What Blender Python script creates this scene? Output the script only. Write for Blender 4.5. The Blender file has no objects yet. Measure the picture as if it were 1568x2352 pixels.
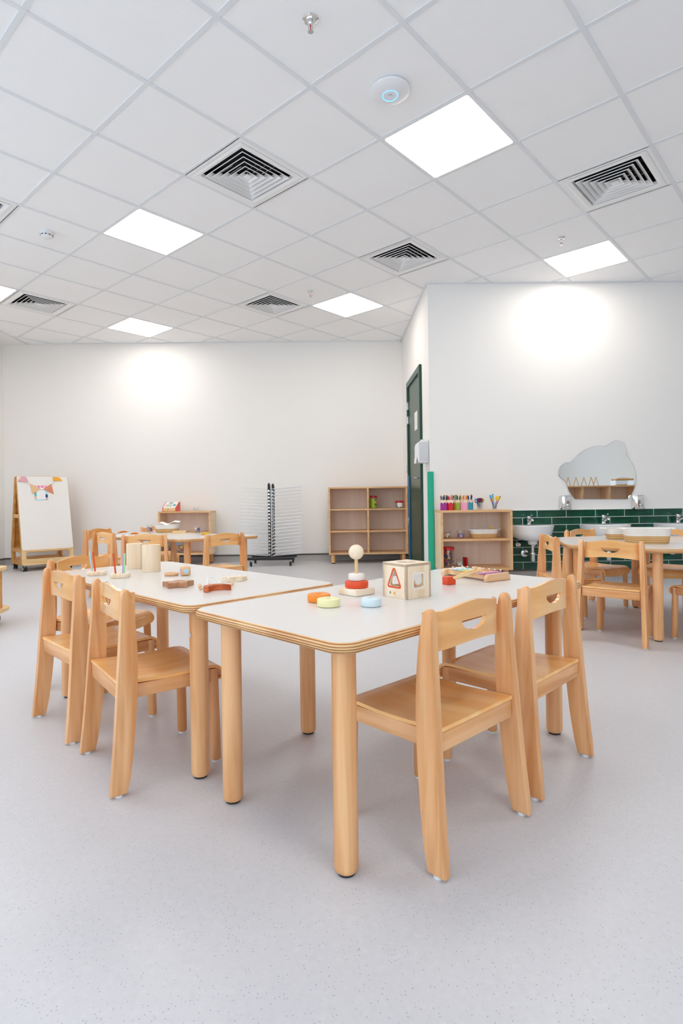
import bpy, bmesh, math, random
from mathutils import Vector, Matrix

random.seed(7)
sc = bpy.context.scene
col = sc.collection
PI = math.pi

# ------------------------------------------------------------------ camera
F, CX, CY, ROLL = 1312.0, 784.0, 1149.0, -0.0135      # pixels, 1568x2352 frame
EYE = 0.822
CEIL = 3.012
cam_d = bpy.data.cameras.new('camera')
cam = bpy.data.objects.new('camera', cam_d)
col.objects.link(cam)
cam_d.sensor_fit = 'VERTICAL'
cam_d.sensor_height = 36.0
cam_d.lens = F / 2352 * 36.0
cam_d.shift_y = -(1176.0 - CY) / 2352.0
cam_d.clip_start = 0.02
cam.matrix_world = Matrix.Translation((0, 0, EYE)) @ Matrix.Rotation(PI / 2, 4, 'X') @ Matrix.Rotation(ROLL, 4, 'Z')
sc.camera = cam

# ------------------------------------------------------------------ world, exposure
w = bpy.data.worlds.new('daylight')
sc.world = w
w.use_nodes = True
bg = w.node_tree.nodes['Background']
bg.inputs[0].default_value = (0.78, 0.89, 1.0, 1)
bg.inputs[1].default_value = 2.9
sc.view_settings.view_transform = 'Standard'
sc.view_settings.look = 'None'
sc.view_settings.exposure = 0.14
sc.view_settings.gamma = 1.0
sc.view_settings.use_curve_mapping = False
sc.cycles.max_bounces = 10
sc.cycles.diffuse_bounces = 7
PANEL = 11.0                         # ceiling panel radiance

# window portals (left wall of the room, behind and beside the camera)
XL, XR, YB, YS, YREAR, XC = -4.60, 5.9, 7.86, 5.83, -3.4, 0.90
WINS = [(-2.6, 0.4), (1.0, 4.0)]
for (y0, y1) in WINS:
    ld = bpy.data.lights.new('window_portal', 'AREA')
    ld.shape = 'RECTANGLE'
    ld.size, ld.size_y = (y1 - y0), 1.8
    ld.cycles.is_portal = True
    lo = bpy.data.objects.new('window_portal', ld)
    col.objects.link(lo)
    lo.location = (XL - 0.05, (y0 + y1) / 2, 1.75)
    lo.rotation_euler = (PI / 2, 0, -PI / 2)
FILL_WINS = [(-4.0, -.4), (.2, 3.8)]  # rear windows out of view, added to fill table undersides and shelf interiors
for (x0, x1) in FILL_WINS:
    ld = bpy.data.lights.new('window_portal', 'AREA')
    ld.shape = 'RECTANGLE'
    ld.size, ld.size_y = (x1 - x0), 2.2
    ld.cycles.is_portal = True
    lo = bpy.data.objects.new('window_portal', ld)
    col.objects.link(lo)
    lo.location = ((x0 + x1) / 2, YREAR - .05, 1.55)
    lo.rotation_euler = (PI / 2, 0, 0)


def at(u, v, z=0.0):
    """pixel of the photograph -> point on the horizontal plane z"""
    x, y = (u - CX) / F, (v - CY) / F
    c, s = math.cos(ROLL), math.sin(ROLL)
    x, y = c * x + s * y, -s * x + c * y
    Y = (EYE - z) / y
    return Vector((x * Y, Y, z))


def atY(u, v, Y):
    """pixel -> point on the vertical plane at distance Y"""
    x, y = (u - CX) / F, (v - CY) / F
    c, s = math.cos(ROLL), math.sin(ROLL)
    x, y = c * x + s * y, -s * x + c * y
    return Vector((x * Y, Y, EYE - y * Y))


def px(p):
    x, y = p[0] / p[1], (EYE - p[2]) / p[1]
    c, s = math.cos(ROLL), math.sin(ROLL)
    return CX + F * (c * x - s * y), CY + F * (s * x + c * y)


# ------------------------------------------------------------------ materials
def lin(h):
    if isinstance(h, str):
        h = h.lstrip('#')
        v = [int(h[i:i + 2], 16) / 255 for i in (0, 2, 4)]
        return tuple(a / 12.92 if a <= 0.04045 else ((a + 0.055) / 1.055) ** 2.4 for a in v)
    return h


MATS = {}


def nodes(name):
    m = bpy.data.materials.new(name)
    m.use_nodes = True
    nt = m.node_tree
    return m, nt, nt.nodes['Principled BSDF'], nt.nodes, nt.links


def plain(name, c, rough=0.5, metal=0.0, spec=0.5, noise=0.0, nscale=40, bump=0.0, coat=0.0):
    m, nt, b, N, L = nodes(name)
    c = lin(c)
    b.inputs['Base Color'].default_value = (*c, 1)
    b.inputs['Roughness'].default_value = rough
    b.inputs['Metallic'].default_value = metal
    b.inputs['Specular IOR Level'].default_value = spec
    b.inputs['Coat Weight'].default_value = coat
    if noise or bump:
        tc = N.new('ShaderNodeTexCoord')
        no = N.new('ShaderNodeTexNoise')
        no.inputs['Scale'].default_value = nscale
        no.inputs['Detail'].default_value = 3
        L.new(tc.outputs['Object'], no.inputs['Vector'])
        if noise:
            r = N.new('ShaderNodeValToRGB')
            r.color_ramp.elements[0].position = 0.35
            r.color_ramp.elements[1].position = 0.65
            r.color_ramp.elements[0].color = (*[a * (1 - noise) for a in c], 1)
            r.color_ramp.elements[1].color = (*[min(1, a * (1 + noise * .5)) for a in c], 1)
            L.new(no.outputs['Fac'], r.inputs[0])
            L.new(r.outputs[0], b.inputs['Base Color'])
        if bump:
            bp = N.new('ShaderNodeBump')
            bp.inputs['Strength'].default_value = bump
            bp.inputs['Distance'].default_value = 0.002
            L.new(no.outputs['Fac'], bp.inputs['Height'])
            L.new(bp.outputs[0], b.inputs['Normal'])
    MATS[name] = m
    return m


def wood(name, light, dark, axis='z', scale=1.0, rough=0.35, contrast=0.85):
    m, nt, b, N, L = nodes(name)
    tc = N.new('ShaderNodeTexCoord')
    oi = N.new('ShaderNodeObjectInfo')
    mul = N.new('ShaderNodeVectorMath'); mul.operation = 'MULTIPLY_ADD'
    comb = N.new('ShaderNodeCombineXYZ')
    for i in range(3):
        L.new(oi.outputs['Random'], comb.inputs[i])
    L.new(comb.outputs[0], mul.inputs[0])
    mul.inputs[1].default_value = (3.1, 2.3, 4.7)
    L.new(tc.outputs['Object'], mul.inputs[2])
    mp = N.new('ShaderNodeMapping')
    s = [55 * scale] * 3
    s['xyz'.index(axis)] = 2.6 * scale
    mp.inputs['Scale'].default_value = s
    L.new(mul.outputs[0], mp.inputs['Vector'])
    n1 = N.new('ShaderNodeTexNoise')
    n1.inputs['Scale'].default_value = 1.0
    n1.inputs['Detail'].default_value = 4
    n1.inputs['Distortion'].default_value = 0.6
    L.new(mp.outputs[0], n1.inputs['Vector'])
    mp2 = N.new('ShaderNodeMapping')
    s2 = [9 * scale] * 3
    s2['xyz'.index(axis)] = 0.9 * scale
    mp2.inputs['Scale'].default_value = s2
    L.new(mul.outputs[0], mp2.inputs['Vector'])
    n2 = N.new('ShaderNodeTexNoise')
    n2.inputs['Scale'].default_value = 1.0
    n2.inputs['Detail'].default_value = 2
    n2.inputs['Distortion'].default_value = 1.5
    L.new(mp2.outputs[0], n2.inputs['Vector'])
    mx = N.new('ShaderNodeMath'); mx.operation = 'MULTIPLY_ADD'
    L.new(n1.outputs['Fac'], mx.inputs[0])
    mx.inputs[1].default_value = 0.5
    L.new(n2.outputs['Fac'], mx.inputs[2])
    r = N.new('ShaderNodeValToRGB')
    r.color_ramp.elements[0].position = 0.75 - 0.28 / max(contrast, .01) * .5
    r.color_ramp.elements[1].position = 0.75 + 0.28 / max(contrast, .01) * .5
    r.color_ramp.elements[0].color = (*lin(dark), 1)
    r.color_ramp.elements[1].color = (*lin(light), 1)
    L.new(mx.outputs[0], r.inputs[0])
    L.new(r.outputs[0], b.inputs['Base Color'])
    b.inputs['Roughness'].default_value = rough
    b.inputs['Specular IOR Level'].default_value = 0.45
    MATS[name] = m
    return m


def banded(name, light, dark, period, axis=2, rough=0.4):
    """plywood edge: thin layers stacked along one axis"""
    m, nt, b, N, L = nodes(name)
    tc = N.new('ShaderNodeTexCoord')
    sp = N.new('ShaderNodeSeparateXYZ')
    L.new(tc.outputs['Object'], sp.inputs[0])
    mu = N.new('ShaderNodeMath'); mu.operation = 'MULTIPLY'
    mu.inputs[1].default_value = 2 * PI / period
    L.new(sp.outputs[axis], mu.inputs[0])
    si = N.new('ShaderNodeMath'); si.operation = 'SINE'
    L.new(mu.outputs[0], si.inputs[0])
    no = N.new('ShaderNodeTexNoise')
    no.inputs['Scale'].default_value = 12
    L.new(tc.outputs['Object'], no.inputs['Vector'])
    ad = N.new('ShaderNodeMath'); ad.operation = 'MULTIPLY_ADD'
    L.new(si.outputs[0], ad.inputs[0])
    ad.inputs[1].default_value = 0.42
    L.new(no.outputs['Fac'], ad.inputs[2])
    r = N.new('ShaderNodeValToRGB')
    r.color_ramp.elements[0].position = 0.2
    r.color_ramp.elements[1].position = 0.8
    r.color_ramp.elements[0].color = (*lin(dark), 1)
    r.color_ramp.elements[1].color = (*lin(light), 1)
    L.new(ad.outputs[0], r.inputs[0])
    L.new(r.outputs[0], b.inputs['Base Color'])
    b.inputs['Roughness'].default_value = rough
    MATS[name] = m
    return m


def clear(name, tint=(1, 1, 1), gloss=0.12):
    m = bpy.data.materials.new(name)
    m.use_nodes = True
    nt = m.node_tree
    nt.nodes.clear()
    o = nt.nodes.new('ShaderNodeOutputMaterial')
    mix = nt.nodes.new('ShaderNodeMixShader')
    t = nt.nodes.new('ShaderNodeBsdfTransparent')
    t.inputs[0].default_value = (*tint, 1)
    g = nt.nodes.new('ShaderNodeBsdfGlossy')
    g.inputs['Roughness'].default_value = 0.05
    lw = nt.nodes.new('ShaderNodeLayerWeight')
    lw.inputs[0].default_value = .5
    pw = nt.nodes.new('ShaderNodeMath'); pw.operation = 'POWER'
    pw.inputs[1].default_value = 4.0
    nt.links.new(lw.outputs['Facing'], pw.inputs[0])
    ad = nt.nodes.new('ShaderNodeMath'); ad.operation = 'MULTIPLY_ADD'
    ad.inputs[1].default_value = .55
    ad.inputs[2].default_value = gloss * .3
    nt.links.new(pw.outputs[0], ad.inputs[0])
    nt.links.new(ad.outputs[0], mix.inputs[0])
    nt.links.new(t.outputs[0], mix.inputs[1])
    nt.links.new(g.outputs[0], mix.inputs[2])
    nt.links.new(mix.outputs[0], o.inputs[0])
    MATS[name] = m
    return m


def glow(name, c, strength):
    m, nt, b, N, L = nodes(name)
    b.inputs['Base Color'].default_value = (*c, 1)
    b.inputs['Emission Color'].default_value = (*c, 1)
    b.inputs['Emission Strength'].default_value = strength
    MATS[name] = m
    return m


plain('wall', (.86, .84, .815), 0.75, spec=.2, bump=.05, nscale=160)
plain('ceil_tile', (.93, .93, .935), 0.9, spec=.1, bump=.25, nscale=220)
plain('tee', (.78, .795, .815), 0.6, spec=.3)
plain('plaster', (.88, .87, .85), 0.8, spec=.2)
plain('cove', (.42, .40, .385), 0.5)
plain('cap', (.10, .09, .085), 0.5)
plain('white_metal', (.82, .82, .82), 0.45)
plain('vent_white', (.88, .88, .88), 0.5)
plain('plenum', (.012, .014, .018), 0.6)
plain('laminate', (.71, .685, .66), 0.22, spec=.5)
plain('black', (.012, .012, .013), 0.5)
plain('rubber', (.02, .02, .022), 0.7)
plain('chrome', (.78, .78, .78), 0.12, metal=1)
plain('steel', (.62, .62, .62), 0.25, metal=1)
plain('porcelain', (.82, .82, .82), 0.12, spec=.6)
plain('mirror', (.93, .92, .89), 0.0, metal=1)
plain('glide', (.75, .78, .80), 0.3)
plain('grout', (.86, .87, .85), 0.8)
plain('green_tile', '#064c39', 0.12, spec=.6, noise=.45, nscale=9, bump=.15)
plain('door_green', '#0b3f33', 0.32)
plain('door_leaf', '#2f4a38', 0.34, spec=.7)
plain('finger_blue', '#2f6a94', 0.35)
plain('guard_green', '#00a886', 0.55)
plain('paper', (.85, .85, .84), 0.7)
plain('plastic_white', (.82, .82, .83), 0.35)
plain('plastic_grey', (.62, .62, .64), 0.4)
plain('whiteboard', (.82, .80, .77), 0.16, spec=.5)
plain('wire', (.85, .86, .88), 0.35)
wood('beech_z', '#f1bd8a', '#d7955b', 'z')
wood('beech_x', '#f1bd8a', '#d7955b', 'x')
wood('beech_y', '#f1bd8a', '#d7955b', 'y')
wood('seat_ply', '#ffcd8a', '#f5b268', 'y', .5, rough=.25)
wood('back_ply', '#f6c080', '#e2a05a', 'x', .5, rough=.16)
MATS['back_ply'].node_tree.nodes['Principled BSDF'].inputs['Coat Weight'].default_value = .6
wood('shelf_wood', '#f4dcbc', '#e8c8a2', 'z', .8, rough=.4)
wood('shelf_edge', '#e6bb8a', '#d5a470', 'x', .8, rough=.4)
wood('shelf_back', '#f4e6d8', '#ecdac8', 'z', .6, rough=.5)
wood('pine', '#f6e8d4', '#e6ccaa', 'z', .9, rough=.5, contrast=.8)
wood('pine_x', '#f6e8d4', '#e6ccaa', 'x', .9, rough=.5, contrast=.8)
wood('birch', '#f0d2a0', '#e4bd84', 'x', .7, rough=.4)
wood('birch_edge', '#e0a860', '#cb8e42', 'x', .7, rough=.4)
wood('walnut', '#c9966f', '#a5704c', 'x', 1.4, rough=.45)
wood('padauk', '#d2682c', '#ab4a1c', 'x', 1.2, rough=.4)
wood('beech_round', '#edcaa2', '#dbaa7a', 'x', 1.2, rough=.45)
banded('ply_edge', '#e8bf8a', '#a5682f', .0058)
banded('seat_edge', '#d9a566', '#8d541f', .0030)
banded('rope_white', '#efeae4', '#d3cbc4', .0125, rough=.9)
banded('rope_tan', '#d9b078', '#bb8d56', .0125, rough=.9)
clear('jar_glass', (.95, .965, .97), .35)
clear('acrylic', (.95, .97, .98), .2)
clear('pane', (.97, .99, 1.0), .1)
glow('panel_glow', (1.0, .94, .865), PANEL)
glow('led_blue', (.10, .35, 1.0), 2.2)
for n, c in dict(red='#c4161c', orange='#f08a1c', dark_orange='#dd4a1c', yellow='#f6c81c', lime='#9ab81e', green='#1f8a3a',
                 teal='#1f9fb8', blue='#1c50b4', navy='#17256e', purple='#a0228a', magenta='#cf2470', pink='#f2a4c0',
                 lilac='#b79ad8', mint='#a6dca4', pale_blue='#aed4e4', cream_yellow='#ece4ae', pale_disc='#cfe0e6',
                 off_white='#e9e4da', coral='#e25a4a', aqua='#5fb8ac', olive='#6f8f6c', rose='#d7a3ac', sand='#e2b98c',
                 terracotta='#d8815f', mustard='#f0a818', white='#f0f0f0', brown='#8a5a34', graphite='#26262a',
                 dark_green='#0f6a2c', sky='#4aa0dc', mid_grey='#8c8c90', print_text='#b4a8b8').items():
    plain('c_' + n, c, 0.4)


def floor_mat():
    m, nt, b, N, L = nodes('vinyl')
    tc = N.new('ShaderNodeTexCoord')
    v = N.new('ShaderNodeTexVoronoi')
    v.inputs['Scale'].default_value = 135
    v.inputs['Randomness'].default_value = 1.0
    L.new(tc.outputs['Object'], v.inputs['Vector'])
    r = N.new('ShaderNodeValToRGB')
    r.color_ramp.elements[0].position = 0.10
    r.color_ramp.elements[1].position = 0.22
    r.color_ramp.elements[0].color = (0.36, 0.365, 0.385, 1)
    r.color_ramp.elements[1].color = (0.60, 0.60, 0.625, 1)
    L.new(v.outputs['Distance'], r.inputs[0])
    sep = N.new('ShaderNodeSeparateColor')
    L.new(v.outputs['Color'], sep.inputs[0])
    gt = N.new('ShaderNodeMath'); gt.operation = 'GREATER_THAN'
    gt.inputs[1].default_value = 0.45
    L.new(sep.outputs[0], gt.inputs[0])
    no = N.new('ShaderNodeTexNoise')
    no.inputs['Scale'].default_value = 60
    no.inputs['Detail'].default_value = 4
    L.new(tc.outputs['Object'], no.inputs['Vector'])
    r2 = N.new('ShaderNodeValToRGB')
    r2.color_ramp.elements[0].position = 0.3
    r2.color_ramp.elements[1].position = 0.7
    r2.color_ramp.elements[0].color = (0.575, 0.575, 0.60, 1)
    r2.color_ramp.elements[1].color = (0.63, 0.63, 0.655, 1)
    L.new(no.outputs['Fac'], r2.inputs[0])
    mx = N.new('ShaderNodeMix'); mx.data_type = 'RGBA'
    L.new(gt.outputs[0], mx.inputs[0])
    L.new(r2.outputs[0], mx.inputs[6])
    L.new(r.outputs[0], mx.inputs[7])
    L.new(mx.outputs[2], b.inputs['Base Color'])
    b.inputs['Roughness'].default_value = 0.38
    b.inputs['Specular IOR Level'].default_value = 0.45
    bp = N.new('ShaderNodeBump')
    bp.inputs['Strength'].default_value = 0.12
    bp.inputs['Distance'].default_value = 0.001
    L.new(no.outputs['Fac'], bp.inputs['Height'])
    L.new(bp.outputs[0], b.inputs['Normal'])
    MATS['vinyl'] = m


floor_mat()


# ------------------------------------------------------------------ mesh helpers
class MB:
    def __init__(self):
        self.bm = bmesh.new()

    def box(self, c, s, rot=None, bevel=0.0, seg=2):
        r = bmesh.ops.create_cube(self.bm, size=1.0)
        vs = r['verts']
        bmesh.ops.scale(self.bm, vec=s, verts=vs)
        if bevel:
            es = list({e for v in vs for e in v.link_edges})
            o = bmesh.ops.bevel(self.bm, geom=es, offset=bevel, segments=seg, affect='EDGES', profile=.5)
            vs = list({v for f in o['faces'] for v in f.verts} | {v for v in vs if v.is_valid})
        if rot is not None:
            bmesh.ops.rotate(self.bm, cent=(0, 0, 0), matrix=rot, verts=vs)
        bmesh.ops.translate(self.bm, vec=c, verts=vs)
        return self

    def bb(self, x0, x1, y0, y1, z0, z1, bevel=0.0, seg=2):
        return self.box(((x0 + x1) / 2, (y0 + y1) / 2, (z0 + z1) / 2), (x1 - x0, y1 - y0, z1 - z0), None, bevel, seg)

    def lathe(self, prof, c=(0, 0, 0), n=24, axis=None):
        """prof: list of (r, z)"""
        rings = []
        vs = []
        for (r, z) in prof:
            if r < 1e-6:
                v = self.bm.verts.new((0, 0, z)); rings.append([v]); vs.append(v)
            else:
                ring = [self.bm.verts.new((r * math.cos(2 * PI * k / n), r * math.sin(2 * PI * k / n), z)) for k in range(n)]
                rings.append(ring); vs += ring
        for a, b in zip(rings, rings[1:]):
            for k in range(n):
                k2 = (k + 1) % n
                if len(a) == 1 and len(b) == 1:
                    continue
                if len(a) == 1:
                    self.bm.faces.new((a[0], b[k2], b[k]))
                elif len(b) == 1:
                    self.bm.faces.new((a[k], a[k2], b[0]))
                else:
                    self.bm.faces.new((a[k], a[k2], b[k2], b[k]))
        if len(rings[0]) > 1:
            self.bm.faces.new(list(reversed(rings[0])))
        if len(rings[-1]) > 1:
            self.bm.faces.new(rings[-1])
        if axis is not None:
            q = Vector((0, 0, 1)).rotation_difference(Vector(axis))
            bmesh.ops.rotate(self.bm, cent=(0, 0, 0), matrix=q.to_matrix(), verts=vs)
        bmesh.ops.translate(self.bm, vec=c, verts=vs)
        return self

    def sphere(self, c, r, n=16, sz=1.0):
        m = n // 2
        self.lathe([(r * math.sin(PI * k / m), -r * sz * math.cos(PI * k / m)) for k in range(m + 1)], c, n)
        return self

    def cyl(self, c, r, h, n=20, axis=None, bev=0.0):
        if bev:
            p = [(r - bev, 0), (r - bev * .3, bev * .3), (r, bev), (r, h - bev), (r - bev * .3, h - bev * .3), (r - bev, h)]
        else:
            p = [(r, 0), (r, h)]
        return self.lathe(p, c, n, axis)

    def tube(self, pts, r, n=8, closed=False, rads=None):
        pts = [Vector(p) for p in pts]
        rings = []
        m = len(pts)
        up = Vector((0, 0, 1))
        for i, p in enumerate(pts):
            if closed:
                t = (pts[(i + 1) % m] - pts[i - 1])
            else:
                t = (pts[min(i + 1, m - 1)] - pts[max(i - 1, 0)])
            t.normalize()
            a = up if abs(t.dot(up)) < .95 else Vector((1, 0, 0))
            x = t.cross(a).normalized()
            y = x.cross(t).normalized()
            rr = rads[i] if rads else r
            rings.append([self.bm.verts.new(p + rr * (math.cos(2 * PI * k / n) * x + math.sin(2 * PI * k / n) * y)) for k in range(n)])
        rng = range(m) if closed else range(m - 1)
        for i in rng:
            a, b = rings[i], rings[(i + 1) % m]
            for k in range(n):
                self.bm.faces.new((a[k], a[(k + 1) % n], b[(k + 1) % n], b[k]))
        if not closed:
            self.bm.faces.new(list(reversed(rings[0])))
            self.bm.faces.new(rings[-1])
        return self

    def prism(self, pts, h, M=None, bevel=0.0, seg=2):
        """2D outline extruded by h along +z, then placed with matrix M"""
        a = [self.bm.verts.new((p[0], p[1], 0)) for p in pts]
        b = [self.bm.verts.new((p[0], p[1], h)) for p in pts]
        n = len(pts)
        f0 = self.bm.faces.new(list(reversed(a)))
        f1 = self.bm.faces.new(b)
        for k in range(n):
            self.bm.faces.new((a[k], a[(k + 1) % n], b[(k + 1) % n], b[k]))
        vs = a + b
        if bevel:
            es = list(f0.edges) + list(f1.edges)
            o = bmesh.ops.bevel(self.bm, geom=es, offset=bevel, segments=seg, affect='EDGES', profile=.5)
            vs = list({v for f in o['faces'] for v in f.verts} | {v for v in vs if v.is_valid})
        if M is not None:
            bmesh.ops.transform(self.bm, matrix=M, verts=vs)
        return self

    def ring(self, outer, inner, h, M=None):
        """frame: outline with a hole, same point count"""
        n = len(outer)
        lv = []
        vs = []
        for z in (0, h):
            o = [self.bm.verts.new((p[0], p[1], z)) for p in outer]
            i = [self.bm.verts.new((p[0], p[1], z)) for p in inner]
            lv.append((o, i)); vs += o + i
        (o0, i0), (o1, i1) = lv
        for k in range(n):
            q = (k + 1) % n
            self.bm.faces.new((o1[k], o1[q], i1[q], i1[k]))
            self.bm.faces.new((o0[q], o0[k], i0[k], i0[q]))
            self.bm.faces.new((o0[k], o0[q], o1[q], o1[k]))
            self.bm.faces.new((i0[q], i0[k], i1[k], i1[q]))
        if M is not None:
            bmesh.ops.transform(self.bm, matrix=M, verts=vs)
        return self

    def loops(self, loops, cap0=True, cap1=True):
        rings = [[self.bm.verts.new(p) for p in l] for l in loops]
        n = len(rings[0])
        for a, b in zip(rings, rings[1:]):
            for k in range(n):
                self.bm.faces.new((a[k], a[(k + 1) % n], b[(k + 1) % n], b[k]))
        if cap0:
            self.bm.faces.new(list(reversed(rings[0])))
        if cap1:
            self.bm.faces.new(rings[-1])
        return self

    def grid(self, rows, close=False):
        R = [[self.bm.verts.new(p) for p in r] for r in rows]
        for a, b in zip(R, R[1:]):
            for k in range(len(a) - 1):
                self.bm.faces.new((a[k], a[k + 1], b[k + 1], b[k]))
        return self

    def build(self, name, mat, parent=None, smooth=True, ang=35, loc=None, rotz=None):
        bm = self.bm
        bmesh.ops.recalc_face_normals(bm, faces=bm.faces[:])
        if smooth:
            lim = math.radians(ang)
            for f in bm.faces:
                f.smooth = True
            for e in bm.edges:
                if len(e.link_faces) == 2:
                    try:
                        e.smooth = e.calc_face_angle() < lim
                    except ValueError:
                        e.smooth = True
        me = bpy.data.meshes.new(name)
        bm.to_mesh(me)
        bm.free()
        me.materials.append(MATS[mat])
        o = bpy.data.objects.new(name, me)
        col.objects.link(o)
        if parent is not None:
            o.parent = parent
        if loc is not None:
            o.location = loc
        if rotz is not None:
            o.rotation_euler = (0, 0, rotz)
        return o


def obj(name, me, parent=None, loc=(0, 0, 0), rot=(0, 0, 0)):
    o = bpy.data.objects.new(name, me)
    col.objects.link(o)
    o.parent = parent
    o.location = loc
    o.rotation_euler = rot
    return o


def tag(o, label, cat, group=None):
    o['label'] = label
    o['category'] = cat
    if group:
        o['group'] = group
    return o


def thing(name, label, cat, loc=(0, 0, 0), rz=0.0, group=None):
    o = bpy.data.objects.new(name, None)
    o.empty_display_size = 0.1
    col.objects.link(o)
    o.location = loc
    o.rotation_euler = (0, 0, rz)
    return tag(o, label, cat, group)


def struct(o, label=None, cat=None):
    o['kind'] = 'structure'
    if label:
        o['label'] = label
        o['category'] = cat
    return o


def stuff(o):
    o['kind'] = 'stuff'
    return o


def dup(root, loc, rz, label, group=None):
    r = root.copy()
    col.objects.link(r)
    r.location = loc
    r.rotation_euler = (0, 0, rz)
    r['label'] = label
    if group:
        r['group'] = group
    for ch in list(root.children):
        c = ch.copy()
        col.objects.link(c)
        c.parent = r
        for g in list(ch.children):
            d = g.copy()
            col.objects.link(d)
            d.parent = c
    return r


def rrect(w, h, r, n=6, cx=0, cy=0):
    pts = []
    for (sx, sy, a0) in ((1, 1, 0), (-1, 1, 90), (-1, -1, 180), (1, -1, 270)):
        for k in range(n + 1):
            a = math.radians(a0 + 90 * k / n)
            pts.append((cx + sx * (w / 2 - r) + r * math.cos(a), cy + sy * (h / 2 - r) + r * math.sin(a)))
    return pts


def rpoly(corners, r, n=8):
    """convex polygon (counter-clockwise) with rounded corners"""
    pts = []
    m = len(corners)
    for i in range(m):
        p0, p, p1 = (Vector(corners[i - 1]), Vector(corners[i]), Vector(corners[(i + 1) % m]))
        d0, d1 = (p0 - p).normalized(), (p1 - p).normalized()
        half = d0.angle(d1) / 2
        bis = (d0 + d1).normalized()
        c = p + bis * (r / math.sin(half))
        t0, t1 = p + d0 * (r / math.tan(half)), p + d1 * (r / math.tan(half))
        a0 = math.atan2((t0 - c).y, (t0 - c).x)
        a1 = math.atan2((t1 - c).y, (t1 - c).x)
        while a1 < a0:
            a1 += 2 * PI
        for k in range(n + 1):
            a = a0 + (a1 - a0) * k / n
            pts.append((c.x + r * math.cos(a), c.y + r * math.sin(a)))
    return pts


def inset(pts, d):
    m = len(pts)
    out = []
    for i in range(m):
        p0, p, p1 = Vector(pts[i - 1]), Vector(pts[i]), Vector(pts[(i + 1) % m])
        a, b = (p - p0), (p1 - p)
        if a.length < 1e-9: a = b
        if b.length < 1e-9: b = a
        a.normalize(); b.normalize()
        na, nb = Vector((-a.y, a.x)), Vector((-b.y, b.x))
        nn = (na + nb)
        nn.normalize()
        k = max(.3, nn.dot(na))
        q = p + nn * (d / k)
        out.append((q.x, q.y))
    return out


XZ = Matrix(((1, 0, 0, 0), (0, 0, -1, 0), (0, 1, 0, 0), (0, 0, 0, 1)))      # (x,y)->(x,.,z), thickness to -y
YZ = Matrix(((0, 0, 1, 0), (1, 0, 0, 0), (0, 1, 0, 0), (0, 0, 0, 1)))       # (x,y)->(y,z), thickness to +x

# ================================================================== ROOM
fl = MB().bb(XL - .3, XR + .3, YREAR - .3, YB + .3, -.1, 0).build('floor', 'vinyl', smooth=False)
struct(fl, 'pale grey speckled vinyl floor of the classroom', 'floor')
ceiling = MB().bb(XL - .3, XR + .3, YREAR - .3, YB + .3, CEIL + .16, CEIL + .26).build('ceiling', 'ceil_tile', smooth=False)
struct(ceiling, 'white suspended tile ceiling with recessed light panels', 'ceiling')

back0, back1 = Vector((XL, 7.80)), Vector((.862, 7.888))
door0, door1 = back1, Vector((.905, 5.815))
sink0, sink1 = door1, Vector((XR, 5.868))


def wall_seg(name, p, q, z0, z1, label, th=.12, mat='wall'):
    d = (q - p).normalized()
    n = Vector((-d.y, d.x))            # outward is to the left of p->q
    pts = [p, q, q + n * th, p + n * th]
    m = MB()
    m.prism([(a.x, a.y) for a in pts], z1 - z0, Matrix.Translation((0, 0, z0)))
    return struct(m.build(name, mat, smooth=False), label, 'wall')


TOP = CEIL + .12
wall_back = wall_seg('wall_back', back0, back1, 0, TOP, 'long white back wall behind the open shelves')
wall_door = wall_seg('wall_side', door0, door1, 0, TOP, 'short white wall that holds the green door', th=.10)
wall_sink = wall_seg('wall_sink', sink0, sink1, 0, TOP, 'white wall with green tile splashback and sinks')
wall_right = wall_seg('wall_right', Vector((XR, 5.868)), Vector((XR, YREAR)), 0, TOP, 'plain white side wall beside the cubby shelf')
m = MB()
xs_ = [XL, FILL_WINS[0][0], FILL_WINS[0][1], FILL_WINS[1][0], FILL_WINS[1][1], XR]
for a, b in ((xs_[0], xs_[1]), (xs_[2], xs_[3]), (xs_[4], xs_[5])):
    m.bb(a, b, YREAR - .12, YREAR, 0, TOP)
for (a, b) in FILL_WINS:
    m.bb(a, b, YREAR - .12, YREAR, 0, .45)
    m.bb(a, b, YREAR - .12, YREAR, 2.65, TOP)
wall_rear = struct(m.build('wall_rear', 'wall', smooth=False), 'white wall with tall added fill windows across from the sinks', 'wall')
for i, (a, b) in enumerate(FILL_WINS):
    wn = struct(thing('window_%d' % (i + 3), ('unseen tall window added for fill light nearest the trolley side', 'unseen tall window added for fill light nearest the cubby shelf side')[i], 'window'))
    fr = MB()
    for (x0, x1, z0, z1) in ((a, b, .45, .51), (a, b, 2.59, 2.65), (a, a + .06, .51, 2.59), (b - .06, b, .51, 2.59), ((a + b) / 2 - .03, (a + b) / 2 + .03, .51, 2.59)):
        fr.bb(x0, x1, YREAR - .09, YREAR - .03, z0, z1)
    fr.build('window_frame', 'white_metal', wn, smooth=False)
    for (x0, x1) in ((a + .06, (a + b) / 2 - .03), ((a + b) / 2 + .03, b - .06)):
        MB().bb(x0, x1, YREAR - .064, YREAR - .058, .51, 2.59).build('pane', 'pane', wn, smooth=False)
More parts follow.
